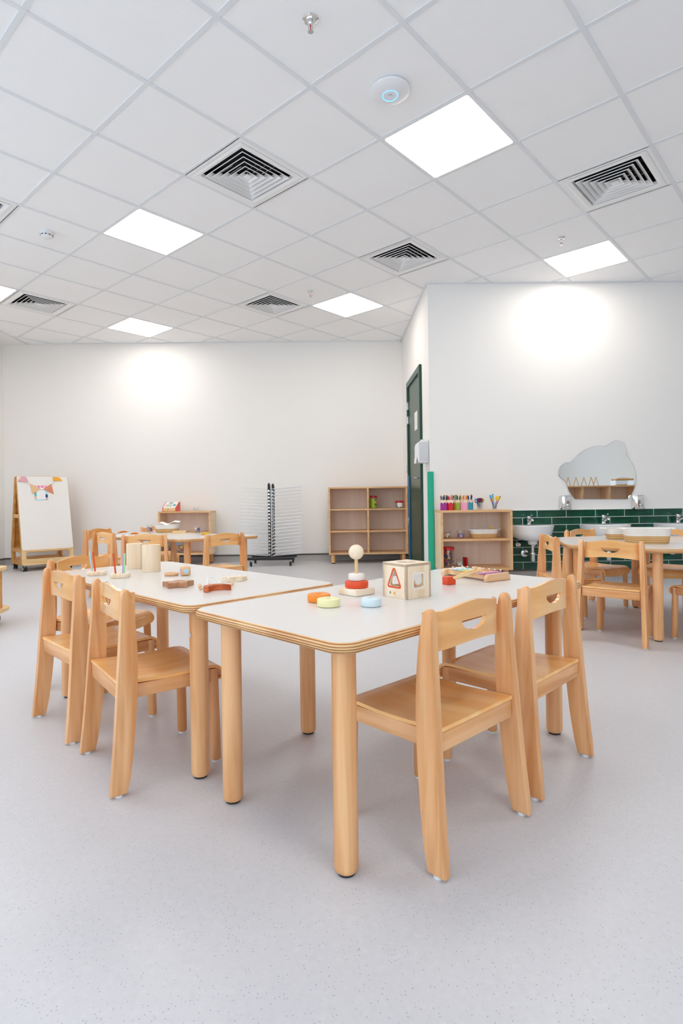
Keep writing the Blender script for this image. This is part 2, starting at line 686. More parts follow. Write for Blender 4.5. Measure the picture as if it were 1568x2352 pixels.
# left wall: piers, apron and lintel around two wide windows
m = MB()
ys = [YREAR, WINS[0][0], WINS[0][1], WINS[1][0], WINS[1][1], back0.y]
for a, b in ((ys[0], ys[1]), (ys[2], ys[3]), (ys[4], ys[5])):
    m.bb(XL - .12, XL, a, b, 0, TOP)
for (a, b) in WINS:
    m.bb(XL - .12, XL, a, b, 0, .85)
    m.bb(XL - .12, XL, a, b, 2.65, TOP)
wall_left = struct(m.build('wall_left', 'wall', smooth=False), 'white wall with wide windows beside the easel', 'wall')
for i, (a, b) in enumerate(WINS):
    wn = struct(thing('window_%d' % (i + 1), 'wide white framed window in the wall beside the tables' if i else
                      'wide white framed window in the wall near the room end', 'window'))
    fr = MB()
    for (y0, y1, z0, z1) in ((a, b, .85, .91), (a, b, 2.59, 2.65), (a, a + .06, .91, 2.59), (b - .06, b, .91, 2.59),
                             ((a + b) / 2 - .03, (a + b) / 2 + .03, .91, 2.59)):
        fr.bb(XL - .09, XL - .03, y0, y1, z0, z1)
    fr.build('window_frame', 'white_metal', wn, smooth=False)
    for (y0, y1) in ((a + .06, (a + b) / 2 - .03), ((a + b) / 2 + .03, b - .06)):
        MB().bb(XL - .064, XL - .058, y0, y1, .91, 2.59).build('pane', 'pane', wn, smooth=False)

# coved vinyl upstand with dark capping along each wall
def cove(name, p, q, label):
    d = (q - p).normalized()
    n = Vector((d.y, -d.x))            # into the room
    L = (q - p).length
    root = struct(thing(name, label, 'skirting'))
    prof = [(0, 0), (.028, 0), (.014, .006), (.007, .016), (.005, .034), (.005, .074), (0, .074)]
    M = Matrix(((n.x, 0, d.x, p.x), (n.y, 0, d.y, p.y), (0, 1, 0, 0), (0, 0, 0, 1)))
    MB().prism(prof, L, M).build('cove', 'cove', root)
    MB().prism([(0, .074), (.008, .074), (.008, .094), (0, .096)], L, M).build('capping', 'cap', root, smooth=False)


cove('baseboard_back', back0, back1, 'grey coved skirting with dark cap under the long back wall')
DY0, DY1 = 6.25, 7.30
dd = (door1 - door0).normalized()


def dwall(y):
    t = (y - door0.y) / (door1.y - door0.y)
    return door0 + (door1 - door0) * t


cove('baseboard_door', door0, dwall(DY1), 'grey coved skirting between shelf and green door')
cove('baseboard_corner', dwall(DY0), door1, 'grey coved skirting between green door and corner guard')
cove('baseboard_sink', sink0, sink1, 'grey coved skirting under the green tiles')
cove('baseboard_left', Vector((XL, YREAR)), back0, 'grey coved skirting behind the easel')

# ---------------- suspended ceiling: grid a,b,yaw from the tile joints
GA, GB, GY = .2654, 3.4728, .8401
gc, gs = math.cos(GY), math.sin(GY)


def P(i, j):
    return Vector((GA + .6 * (i * gc + j * gs), GB + .6 * (i * gs - j * gc), CEIL))


def inroom(p, e=0.0):
    if not (XL + .33 - e < p.x < XR + e and YREAR - e < p.y < YB + e):
        return False
    return not (p.x > XC + e and p.y > YS + e)


LIGHTS = [(0, 0), (4, 0), (-1, -4), (3, -4), (1, -8), (-2, -8), (-4, 0), (-5, -4), (0, 4), (-8, 0), (-4, 4)]
VENTS = [(-1, -2), (2, 1), (2, -2), (2, -5), (-1, -8), (-3, -5)]
used = set(LIGHTS) | set(VENTS)
g_rot = GY
tile_me = MB().bb(-.296, .296, -.296, .296, .004, .018).build('tmp', 'ceil_tile', smooth=False)
tm = tile_me.data
bpy.data.objects.remove(tile_me)
far = MB()
ntile = 0
for i in range(-16, 18):
    for j in range(-18, 16):
        if (i, j) in used:
            continue
        cs = [P(i, j), P(i + 1, j), P(i + 1, j + 1), P(i, j + 1)]
        c = (cs[0] + cs[2]) / 2
        if not any(inroom(q, .02) for q in cs):
            continue
        vis = False
        if c.y > .9:
            for q in cs + [c]:
                if q.y > .5:
                    u, v = px(q)
                    if -260 < u < 1830 and v > -260:
                        vis = True
        if vis and ntile < 290:
            obj('ceiling_tile', tm, ceiling, c, (0, 0, g_rot))
            ntile += 1
        else:
            far.box(c + Vector((0, 0, .011)), (.592, .592, .014), Matrix.Rotation(g_rot, 3, 'Z'))
o = stuff(far.build('ceiling_tile_field', 'ceil_tile', ceiling, smooth=False))
o['label'] = 'white ceiling tiles beyond the picture'
# tee bars, one per grid line
for fam in (0, 1):
    for k in range(-18, 19):
        m = MB()
        cnt = 0
        for l in range(-18, 18):
            a, b = (P(k, l), P(k, l + 1)) if fam == 0 else (P(l, k), P(l + 1, k))
            mid = (a + b) / 2
            if not (inroom(a, .25) or inroom(b, .25)):
                continue
            ang = math.atan2(b.y - a.y, b.x - a.x)
            z = .006 if fam == 0 else .0055
            m.box(mid + Vector((0, 0, z)), (.6, .024, .012), Matrix.Rotation(ang, 3, 'Z'))
            cnt += 1
        if cnt:
            m.build('tee_bar', 'tee', ceiling, smooth=False)
        else:
            m.bm.free()
# plaster margin along the left wall and thin wall angles
MB().bb(XL, XL + .34, YREAR, 7.86, CEIL - .012, CEIL + .03).build('plaster_margin', 'plaster', ceiling, smooth=False)


def angle_trim(p, q):
    d = (q - p).normalized()
    n = Vector((d.y, -d.x))
    pts = [p, q, q + n * .022, p + n * .022]
    MB().prism([(a.x, a.y) for a in pts], .012, Matrix.Translation((0, 0, CEIL - .004))).build('wall_angle', 'tee', ceiling, smooth=False)


for p, q in ((back0, back1), (door0, door1), (sink0, sink1)):
    angle_trim(p, q)
MB().bb(XL + .335, XL + .352, YREAR, 7.8, CEIL - .014, CEIL + .01).build('wall_angle', 'tee', ceiling, smooth=False)

# ---------------- light panels
L_LAB = {(0, 0): 'square glowing ceiling panel next to the round wireless access point',
         (4, 0): 'square glowing ceiling panel close to the tiled sink wall',
         (-1, -4): 'square glowing ceiling panel one tile away from the smoke detector row',
         (3, -4): 'square glowing ceiling panel between two vents near the green door corner',
         (1, -8): 'square glowing ceiling panel close to the back wall above the low shelf',
         (-2, -8): 'square glowing ceiling panel touching an air vent above the easel corner'}


def light_parts(root):
    MB().ring(rrect(.594, .594, .004, 5), rrect(.566, .566, .014, 5), .014).build('frame', 'white_metal', root, smooth=False)
    MB().prism(rrect(.568, .568, .014, 5), .004, Matrix.Translation((0, 0, .004))).build('diffuser', 'panel_glow', root, smooth=False)


for n, c in enumerate(LIGHTS):
    ctr = (P(*c) + P(c[0] + 1, c[1] + 1)) / 2
    if n == 0:
        proto_light = thing('ceiling_light', L_LAB[c], 'ceiling light', ctr - Vector((0, 0, .001)), g_rot, 'recessed ceiling light panels')
        light_parts(proto_light)
    else:
        dup(proto_light, ctr - Vector((0, 0, .001)), g_rot, L_LAB.get(c, 'square glowing ceiling panel over the room end without tables'))

# ---------------- four-way air diffusers
V_LAB = {(-1, -2): 'white square air vent one tile from the wireless access point panel',
         (2, 1): 'white square air vent in the ceiling nearest the bear mirror wall',
         (2, -2): 'white square air vent in the ceiling nearest the green door corner',
         (2, -5): 'white square air vent nearest the glowing panel in front of the drying rack',
         (-1, -8): 'white square air vent touching a glowing panel near the easel corner',
         (-3, -5): 'white square air vent beside the smoke detector tile'}


def sq(r):
    return [(r, r), (-r, r), (-r, -r), (r, -r)]


def vent_parts(root):
    MB().ring(sq(.297), sq(.262), .012).build('frame', 'vent_white', root, smooth=False)
    m = MB()
    m.loops([[(x, y, -.002) for x, y in sq(.264)], [(x, y, -.006) for x, y in sq(.245)], [(x, y, .0) for x, y in sq(.222)], [(x, y, .02) for x, y in sq(.214)]], False, False)
    m.build('rim', 'vent_white', root, smooth=False)
    MB().bb(-.25, .25, -.25, .25, .085, .09).build('plenum', 'plenum', root, smooth=False)
    m = MB()
    m.loops([[(x, y, .02) for x, y in sq(.235)], [(x, y, .088) for x, y in sq(.235)]], False, False)
    m.build('duct_collar', 'plenum', root, smooth=False)
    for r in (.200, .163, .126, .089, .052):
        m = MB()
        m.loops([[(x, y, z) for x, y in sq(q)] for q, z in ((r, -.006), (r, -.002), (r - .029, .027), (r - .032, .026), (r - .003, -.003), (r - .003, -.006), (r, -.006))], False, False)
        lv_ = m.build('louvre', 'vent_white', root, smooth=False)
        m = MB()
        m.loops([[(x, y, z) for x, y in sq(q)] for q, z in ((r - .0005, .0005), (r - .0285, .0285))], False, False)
        m.build('gap_shade', 'plenum', lv_, smooth=False)  # black sheet over each blade, painting in the dark of the gaps
    m = MB()
    m.loops([[(x, y, z) for x, y in sq(q)] for q, z in ((.022, -.002), (.004, .020))], True, True)
    m.build('centre_cone', 'vent_white', root, smooth=False)
    m = MB()
    for x in (-.1, -.05, 0, .05, .1):
        m.bb(x - .003, x + .003, -.21, .21, .045, .065)
    m.build('damper_vanes', 'steel', root, smooth=False)


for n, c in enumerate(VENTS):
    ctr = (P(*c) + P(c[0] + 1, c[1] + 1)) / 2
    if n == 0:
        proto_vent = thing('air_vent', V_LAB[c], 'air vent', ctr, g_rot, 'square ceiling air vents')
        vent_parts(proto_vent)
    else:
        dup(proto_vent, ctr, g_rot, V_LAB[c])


def tilec(i, j):
    return (P(i, j) + P(i + 1, j + 1)) / 2


# wireless access point
t = thing('access_point', 'round white wireless access point with a blue light ring', 'access point', tilec(-1, 0) + Vector((0, 0, .004)))
MB().lathe([(.092, 0), (.102, -.006), (.106, -.014), (.104, -.020), (.09, -.029), (.066, -.036), (.044, -.039), (0, -.040)], n=40).build('shell', 'plastic_white', t)
m = MB(); m.tube([(.040 * math.cos(a), .040 * math.sin(a), -.0395) for a in [2 * PI * k / 32 for k in range(32)]], .0022, 6, True)
m.build('light_ring', 'led_blue', t)
m = MB(); m.tube([(.010 * math.cos(a), -.002 + .010 * math.sin(a), -.0405) for a in [PI + PI * k / 10 for k in range(11)]], .0015, 6)
m.build('emblem', 'c_mid_grey', t)

# sprinklers
S_LAB = {(-2, 0): 'chrome fire sprinkler in its own tile beside the access point tile', (3, 0): 'chrome fire sprinkler beside the panel near the sink wall',
         (2, -4): 'chrome fire sprinkler between a vent and a panel near the back wall', (-3, -8): 'chrome fire sprinkler above the easel corner of the ceiling'}
ps = None
for c, lab in S_LAB.items():
    loc = tilec(*c) + Vector((0, 0, .004))
    if ps is None:
        ps = thing('sprinkler', lab, 'sprinkler', loc, 0, 'ceiling fire sprinklers')
        MB().lathe([(.036, 0), (.037, -.003), (.030, -.007), (.026, -.003), (.024, -.003), (.020, -.010), (.016, -.010)], n=28).build('rosette', 'chrome', ps)
        m = MB().lathe([(.010, 0), (.012, -.02), (.008, -.026), (.008, -.030)], n=16)
        m.tube([(.008, 0, -.028), (.011, 0, -.04), (.003, 0, -.055)], .0022, 6)
        m.tube([(-.008, 0, -.028), (-.011, 0, -.04), (-.003, 0, -.055)], .0022, 6)
        m.build('body', 'chrome', ps)
        MB().lathe([(.0025, -.03), (.0025, -.052)], n=8).build('bulb', 'c_red', ps)
        m = MB().lathe([(.004, -.053), (.012, -.057), (.013, -.0585), (0, -.0585)], n=16)
        m.build('deflector', 'steel', ps)
    else:
        dup(ps, loc, 0, lab)

# smoke detector
t = thing('smoke_detector', 'white domed smoke detector on a ceiling tile', 'smoke detector', tilec(-2, -5) + Vector((0, 0, .004)))
MB().lathe([(.052, 0), (.054, -.012), (.050, -.016), (.046, -.018)], n=28).build('base', 'plastic_white', t)
MB().lathe([(.045, -.018), (.047, -.024), (.043, -.040), (.030, -.050), (0, -.052)], n=28).build('dome', 'plastic_white', t)
m = MB()
for k in range(10):
    a = 2 * PI * k / 10
    m.box((.0455 * math.cos(a), .0455 * math.sin(a), -.031), (.004, .016, .006), Matrix.Rotation(a, 3, 'Z'))
m.build('slots', 'c_graphite', t, smooth=False)

# ================================================================== WALL FITTINGS
# ---------------- green wall tiles (parts of the sink wall)
sd = (sink1 - sink0).normalized()
TW, TH = .298, .0755
z_top = .695
grout = MB()
L0 = .10


def spt(s, off, z):
    p = sink0 + sd * s + Vector((sd.y, -sd.x)) * off
    return Vector((p.x, p.y, z))


sa = math.atan2(sd.y, sd.x)
grout.box(spt((L0 + 4.9) / 2, .003, (z_top + .094) / 2), (4.9 - L0, .006, z_top - .094), Matrix.Rotation(sa, 3, 'Z'))
grout.build('tile_grout', 'grout', wall_sink, smooth=False)
MB().box(spt((L0 + 4.9) / 2, .006, z_top + .002), (4.9 - L0, .012, .008), Matrix.Rotation(sa, 3, 'Z')).build('tile_trim', 'grout', wall_sink, smooth=False)
tmesh = {}


def tile_mesh(w):
    w = round(w, 3)
    if w not in tmesh:
        q = MB().box((0, 0, 0), (w, .008, TH - .0065), None, .0015, 1).build('tmp', 'green_tile')
        tmesh[w] = q.data
        bpy.data.objects.remove(q)
    return tmesh[w]


s_joint = (atY(1231, 1180, 5.845).x - sink0.x)
for r in range(8):
    zc = z_top - TH * (r + .5)
    off = s_joint if r % 2 == 0 else s_joint - TW / 2
    k = math.floor((L0 - off) / TW)
    while True:
        a, b = off + k * TW, off + (k + 1) * TW
        k += 1
        if a > 4.2:
            break
        a2, b2 = max(a, L0), min(b, 4.9)
        if b2 - a2 < .02:
            continue
        obj('wall_tile', tile_mesh(b2 - a2 - .007), wall_sink, spt((a2 + b2) / 2, .008, zc), (0, 0, sa))

# ---------------- green corner guard
t = thing('corner_guard', 'bright green foam corner guard on the wall corner', 'corner guard', (door1.x, door1.y, 0))
prof = []
for a, b in ((-.022, .05), (-.022, -.012), (-.018, -.019), (-.012, -.023), (.028, -.023), (.032, -.018), (.032, -.004), (0, -.004), (0, 0), (-.003, 0), (-.003, .05)):
    prof.append((a, b))
MB().prism(list(reversed(prof)), 1.0, Matrix.Translation((-.0, 0, .10)), .003, 1).build('foam', 'guard_green', t)

# ---------------- door in the side wall
dr = struct(thing('door_1', 'dark green door with paper notice in the short wall', 'door'))
dn = Vector((dd.y, -dd.x))       # into the room (towards -x)


def dbox(y0, y1, z0, z1, o0, o1, bevel=0):
    p, q = dwall(y0), dwall(y1)
    c = (p + q) / 2 + dn * (o0 + o1) / 2
    return MB().box((c.x, c.y, (z0 + z1) / 2), ((q - p).length, abs(o1 - o0), z1 - z0), Matrix.Rotation(math.atan2(dd.y, dd.x), 3, 'Z'), bevel)


DH = 2.30
dbox(DY1 - .07, DY1, 0, DH, 0, .03, .003).build('door_jamb', 'door_green', dr, smooth=False)
dbox(DY0, DY0 + .07, 0, DH, 0, .03, .003).build('door_jamb', 'door_green', dr, smooth=False)
dbox(DY0 + .07, DY1 - .07, DH - .07, DH, 0, .03, .003).build('door_head', 'door_green', dr, smooth=False)
leaf = dbox(DY0 + .07, DY1 - .07, .012, DH - .07, 0, .008).build('door_leaf', 'door_leaf', dr, smooth=False)
for z in (2.0, 1.82, .55):
    dbox(DY1 - .085, DY1 - .065, z - .05, z + .05, .008, .036, .003).build('hinge', 'steel', dr)
dbox(DY1 - .10, DY1 - .066, .02, 1.12, .008, .032, .006).build('finger_guard', 'finger_blue', dr)
n_ = dbox(DY0 + .30, DY0 + .51, 1.63, 1.84, .008, .0095).build('paper_notice', 'paper', leaf, smooth=False)
for k in range(4):
    dbox(DY0 + .34, DY0 + .47, 1.78 - k * .032, 1.783 - k * .032, .0094, .0099).build('print_line', 'c_mid_grey', n_, smooth=False)
hy = DY0 + .12
hp = dwall(hy)
ax = Vector((dn.x, dn.y, 0))
bx = Vector((dd.x, dd.y, 0))
hd = MB()
p0 = Vector((hp.x, hp.y, 1.06)) + ax * .008
hd.cyl(p0, .024, .008, 20, ax)
hd.tube([p0, p0 + ax * .045, p0 + ax * .05 - bx * .012, p0 + ax * .05 - bx * .13], .009, 10)
hd.build('door_handle', 'steel', dr)
p1 = Vector((hp.x, hp.y, .93)) + ax * .008
MB().cyl(p1, .022, .007, 20, ax).build('lock_rose', 'steel', dr)

# paper towel dispenser on the side wall
yb = 5.97
pb = dwall(yb)
t = thing('towel_dispenser', 'white paper towel dispenser on the wall end beside green door', 'dispenser', (pb.x, pb.y, 1.20))
prof = [(0, 0), (-.105, 0), (-.118, .05), (-.118, .17), (-.108, .205), (-.08, .225), (-.04, .232), (0, .232)]
MB().prism(list(reversed(prof)), .22, Matrix.Translation((0, .11, 0)) @ XZ, .006, 2).build('cover', 'plastic_white', t)
MB().bb(-.10, -.003, -.113, -.1095, .01, .21, .001).build('side_panel', 'plastic_grey', t)
m = MB()
m.loops([[(-.13, -.08, -.004), (-.13, .07, -.004), (-.127, .07, -.006), (-.127, -.08, -.006)], [(-.119, -.09, .09), (-.119, .08, .09), (-.117, .08, .09), (-.117, -.09, .09)]])
m.build('paper_sheet', 'paper', t, smooth=False)
MB().bb(-.07, -.03, -.02, .02, .232, .244, .004).build('key_latch', 'c_mint', t)

# switch on the side wall near the corner of the back wall
pb = dwall(7.52)
t = thing('wall_switch', 'small pale switch plate between the shelf and green door', 'switch', (pb.x, pb.y, 1.22))
MB().bb(-.010, 0, -.04, .04, -.045, .045, .002).build('plate', 'plastic_grey', t)
MB().bb(-.014, -.010, -.028, .028, -.03, .03, .002).build('rocker', 'plastic_white', t)

# double socket on the back wall above the low shelf
for k, u in enumerate((446, 452.5)):
    p = atY(u, 1168, 7.81)
    t = thing('wall_socket', 'small white wall socket above the low back shelf', 'socket', (p.x, 7.825, p.z), 0, 'sockets above the low shelf')
    MB().bb(-.018, .018, -.008, .004, -.03, .03, .002).build('plate', 'plastic_white', t)
    MB().cyl((0, -.0075, .008), .006, .002, 10, (0, -1, 0)).build('port', 'c_mid_grey', t)
    MB().cyl((0, -.0075, -.012), .006, .002, 10, (0, -1, 0)).build('port', 'c_mid_grey', t)


# ---------------- bear mirror
ys_ = lambda x: sink0.y + (x - sink0.x) * sd.y / sd.x
MP = [(300, 1010), (335, 1058), (370, 1095), (1275, 1095), (1330, 1040), (1390, 920), (1412, 830), (1418, 740), (1415, 640), (1402, 575), (1380, 520), (1350, 465), (1310, 408),
      (1275, 360), (1255, 318), (1249, 290), (1253, 260), (1255, 225), (1235, 165), (1190, 115), (1130, 92), (1080, 88), (1020, 105), (970, 140), (920, 168), (895, 177), (850, 180), (780, 180),
      (700, 190), (620, 215), (540, 252), (470, 295), (400, 350), (350, 405), (320, 435), (285, 458), (255, 464), (220, 465), (160, 490), (115, 540), (90, 600), (88, 630), (90, 660),
      (115, 715), (160, 755), (195, 780), (215, 808), (228, 840), (245, 905), (270, 962)]
pts = []
for (a, b) in MP:
    p = atY(1270 + a / 7.467, 1000 + b / 7.467, 5.825)
    pts.append((p.x, p.z))
# smooth the outline except around the flat bottom
dense = []
n = len(pts)
for i in range(n):
    p0, p1, p2, p3 = (Vector(pts[(i + k - 1) % n]) for k in range(4))
    dense.append(tuple(p1))
    if i in (1, 2, 3):
        continue
    q = .5 * ((2 * p1) + (p2 - p0) * .5 + (2 * p0 - 5 * p1 + 4 * p2 - p3) * .25 + (3 * p1 - p0 - 3 * p2 + p3) * .125)
    dense.append(tuple(q))
cxm = sum(p[0] for p in pts) / n
t = thing('bear_mirror', 'bear head shaped wall mirror tilted above the sinks', 'mirror', (cxm, ys_(cxm) - .004, 0), sa)
loc = [(p[0] - cxm, p[1]) for p in dense]
if sum(loc[i][0] * loc[(i + 1) % len(loc)][1] - loc[(i + 1) % len(loc)][0] * loc[i][1] for i in range(len(loc))) < 0:
    loc.reverse()
MB().prism(inset(loc, .003), .002, Matrix.Translation((0, -.006, 0)) @ XZ).build('mirror_glass', 'mirror', t, smooth=False)
MB().prism(loc, .006, XZ).build('backing', 'steel', t, smooth=False)

# ---------------- soap dispensers
for k, (u, v) in enumerate(((1298, 1154), (1466, 1153))):
    p = atY(u, v, 5.78)
    lab = ('chrome soap dispenser under the ear side of the bear mirror nearest the low shelf', 'chrome soap dispenser under the bear mirror side away from the low shelf')[k]
    if k == 0:
        sp = thing('soap_dispenser', lab, 'soap dispenser', (p.x, ys_(p.x), p.z), sa, 'chrome soap dispensers')
        o = rrect(.105, .092, .03, 5, 0, -.046)
        lv = []
        for (sx, z) in ((.86, -.072), (.95, -.066), (1, -.05), (1, .05), (.95, .064), (.86, .071)):
            lv.append([(x * sx, -.046 + (y + .046) * (sx if z else 1), z) for x, y in o])
        MB().loops(lv).build('tank', 'chrome', sp)
        m = MB().cyl((.012, -.086, -.030), .019, .018, 20, (0, -1, 0), .003)
        m.build('push_button', 'steel', sp)
        MB().tube([(.012, -.085, -.052), (.012, -.105, -.055), (.012, -.108, -.066)], .008, 10).build('spout', 'chrome', sp)
        MB().cyl((0, -.02, .045), .006, .003, 10, (0, -1, 0)).build('lock', 'black', sp)
    else:
        dup(sp, (p.x, ys_(p.x), p.z), sa, lab)

# ---------------- wash basins
def dshape(w, d, n=24):
    pts = [(w / 2, 0), (w / 2, -.10 * d)]
    for k in range(1, n):
        a = PI * k / n
        pts.append((w / 2 * math.cos(a) ** 1 if abs(math.cos(a)) > 0 else 0, -.10 * d - .90 * d * math.sin(a) ** .8))
    pts += [(-w / 2, -.10 * d), (-w / 2, 0)]
    return list(reversed(pts))


def basin_parts(root):
    W, D = .45, .36
    lv = []
    for (s, y0, z) in ((.30, -.12, -.148), (.52, -.09, -.140), (.74, -.05, -.118), (.90, -.018, -.078), (.97, -.003, -.030), (1.0, 0, 0), (.985, 0, .004), (.955, -.006, .004)):
        lv.append([(x * s, y0 + y * (s if s < 1 else 1), z) for x, y in dshape(W, D)])
    for (s, z) in ((.84, -.002), (.78, -.03), (.66, -.075), (.40, -.10), (.12, -.105)):
        lv.append([(x * s, -.085 + (y * s) * .80, z) for x, y in dshape(W, D)])
    MB().loops(lv).build('bowl', 'porcelain', root, ang=50)
    f = MB().lathe([(.022, 0), (.024, .004), (.021, .012), (.0205, .048), (.022, .052)], (0, -.055, .004), 20)
    f.tube([(0, -.06, .03), (0, -.10, .046), (0, -.145, .062), (0, -.165, .060), (0, -.168, .045)], .011, 12, rads=[.017, .014, .012, .012, .0115])
    tap = f.build('tap', 'chrome', root)
    l = MB().lathe([(.022, .0), (.024, .006), (.023, .022), (.016, .030), (0, .031)], (0, -.055, .062), 20)
    l.tube([(0, -.055, .085), (0, -.10, .096), (0, -.15, .104)], .006, 8, rads=[.010, .007, .006])
    l.build('lever', 'chrome', tap)
    MB().lathe([(.050, 0), (.047, -.012), (.043, -.045), (.030, -.052)], (0, -.155, -.138), 24).build('drain_cup', 'porcelain', root)
    m = MB().lathe([(.016, -.185), (.016, -.262), (.024, -.266), (.027, -.275), (.027, -.285), (.024, -.29), (.024, -.345), (.020, -.352), (0, -.352)], (0, -.155, 0), 20)
    m.tube([(0, -.155, -.285), (-.02, -.10, -.285), (-.035, -.03, -.285), (-.035, -.012, -.285)], .014, 12)
    m.build('bottle_trap', 'chrome', root)
    MB().lathe([(.038, 0), (.038, .006), (.028, .012), (.014, .014)], (-.035, -.012, -.285), 24, (0, -1, 0)).build('rosette', 'chrome', root)
    for s in (-1, 1):
        v = MB().lathe([(.022, 0), (.020, .008), (.010, .012), (.010, .045), (.016, .048), (.016, .062), (0, .064)], (s * .075 - .03, -.012, -.195), 18, (0, -1, 0))
        v.cyl((s * .075 - .03, -.045, -.195), .007, .03, 10, (.6 * s, 0, .8))
        v.build('valve', 'chrome', root)
        MB().tube([(s * .075 - .03 + .018 * s, -.045, -.172), (s * .09 - .03, -.06, -.15), (s * .05, -.05, -.12), (s * .01, -.055, -.10)], .004, 6).build('hose', 'steel', root)


for k, u in enumerate((1213, 1385, 1557)):
    p = atY(u, 1200, 5.77)
    lab = ('white half round basin beside the low shelf with pencil cups', 'white half round basin below the bear mirror',
           'white half round basin past the bear mirror behind the woven baskets')[k]
    if k == 0:
        pbs = thing('wash_basin', lab, 'sink', (p.x, ys_(p.x) - .012, .545), sa, 'child height wash basins')
        basin_parts(pbs)
    else:
        dup(pbs, (p.x, ys_(p.x) - .012, .545), sa, lab)


# ================================================================== FURNITURE
# ---------------- open shelves
def shelf_unit(root, W, D, z0, z1, cols, rows, legs=True, t=.022):
    """front at y=0, back at y=D, x centred"""
    w = W / 2
    MB().bb(-w, w, 0, D, z1 - t, z1, .002, 1).build('top_board', 'shelf_edge', root)
    MB().bb(-w + t, w - t, .002, D, z0, z0 + t, .001, 1).build('bottom_board', 'shelf_edge', root)
    for s in (-1, 1):
        x = s * (w - t / 2)
        sp_ = MB().bb(x - t / 2, x + t / 2, .0015, D, z0, z1 - t).build('side_panel', 'shelf_wood', root, smooth=False)
        MB().bb(x - t / 2, x + t / 2, 0, .0015, z0, z1 - t).build('edge_strip', 'shelf_edge', sp_, smooth=False)
    MB().bb(-w + t, w - t, D - .012, D - .002, z0 + t, z1 - t).build('back_panel', 'shelf_back', root, smooth=False)
    xs = [-w + t / 2 + (W - t) * k / cols for k in range(cols + 1)]
    for x in xs[1:-1]:
        sp_ = MB().bb(x - t / 2, x + t / 2, .0045, D - .012, z0 + t, z1 - t).build('divider', 'shelf_wood', root, smooth=False)
        MB().bb(x - t / 2, x + t / 2, .003, .0045, z0 + t, z1 - t).build('edge_strip', 'shelf_edge', sp_, smooth=False)
    for c in range(cols):
        for r in range(1, rows):
            z = z0 + (z1 - t - z0) * r / rows + .003
            MB().bb(xs[c] + t / 2, xs[c + 1] - t / 2, .012, D - .012, z, z + t * .9, .001, 1).build('shelf', 'shelf_edge', root)
    if legs:
        for sx in (-1, 1):
            for y in (.05, D - .05):
                lg = MB().cyl((sx * (w - .055), y, .012), .026, z0 - .012, 20).build('leg', 'beech_z', root)
                MB().cyl((sx * (w - .055), y, 0), .024, .012, 16).build('glide', 'rubber', lg)


tb = thing('cubby_shelf', 'tall open beech shelf with six compartments against the back wall', 'shelf', (.342, 7.38, 0))
shelf_unit(tb, 1.024, .42, .118, .993, 2, 3)
tr = thing('low_shelf', 'low open beech shelf holding pencil cups beside the sinks', 'shelf', ((.942 + 1.626) / 2, 5.44, 0), 0, 'low two-tier shelves')
shelf_unit(tr, .684, .36, .135, .711, 1, 2)
tl = thing('low_shelf', 'low open beech shelf with a toy cash register on top', 'shelf', (-2.06, 7.47, 0), 0, 'low two-tier shelves')
shelf_unit(tl, .684, .33, .135, .705, 1, 2)
SH = .136 + (.711 - .022 - .135) / 2 + .003 + .0198           # top of the middle shelf
# ---------------- tables
TT = .53


def top_parts(root, out, laminate_in=.009, th=.026):
    prof = [(.010, TT - .0007), (.005, TT - .0018), (.0015, TT - .006), (0, TT - .0115), (.0012, TT - .018), (.005, TT - .0235), (.010, TT - th)]
    lv = []
    for (d, z) in prof:
        lv.append([(x, y, z) for x, y in (inset(out, d) if d else out)])
    lv.reverse()
    MB().loops(lv).build('edge_band', 'ply_edge', root, ang=60)
    MB().prism(inset(out, .0085), .0016, Matrix.Translation((0, 0, TT - .002))).build('table_top', 'laminate', root, smooth=False)


def leg_part(root, x, y, r=.0275):
    h = TT - .026
    lg = MB().lathe([(r - .010, .005), (r - .004, .007), (r - .001, .012), (r, .018), (r, h)], (x, y, 0), 28).build('leg', 'beech_z', root)
    MB().cyl((x, y, 0), r - .008, .006, 20).build('glide', 'rubber', lg)
    MB().cyl((x, y + r - .001, h - .075), .006, .003, 10, (0, 1, 0)).build('bolt', 'steel', lg)


def rect_table(label, c, rz, W, D, group):
    t = thing('activity_table', label, 'table', (c[0], c[1], 0), rz, group)
    top_parts(t, rrect(W, D, .05, 8))
    for sx in (-1, 1):
        for sy in (-1, 1):
            leg_part(t, sx * (W / 2 - .082), sy * (D / 2 - .082))
    return t


G_T = 'white topped beech activity tables'
T1 = rect_table('white rectangular beech table with stacking ring toy and shape cube', (.212, 1.782), math.radians(45), 1.2, .6, G_T)
T2 = rect_table('white rectangular beech table with wooden tubes and lacing toys', (-.651, 2.232), math.radians(135.6), 1.2, .6, G_T)


def poly_table(name, label, corners, legs, rad):
    c = Vector((sum(q[0] for q in corners) / len(corners), sum(q[1] for q in corners) / len(corners)))
    t = thing(name, label, 'table', (c.x, c.y, 0), 0, 'white topped many sided tables')
    top_parts(t, rpoly([(q[0] - c.x, q[1] - c.y) for q in corners], rad))
    for (x, y) in legs:
        leg_part(t, x - c.x, y - c.y)
    return t


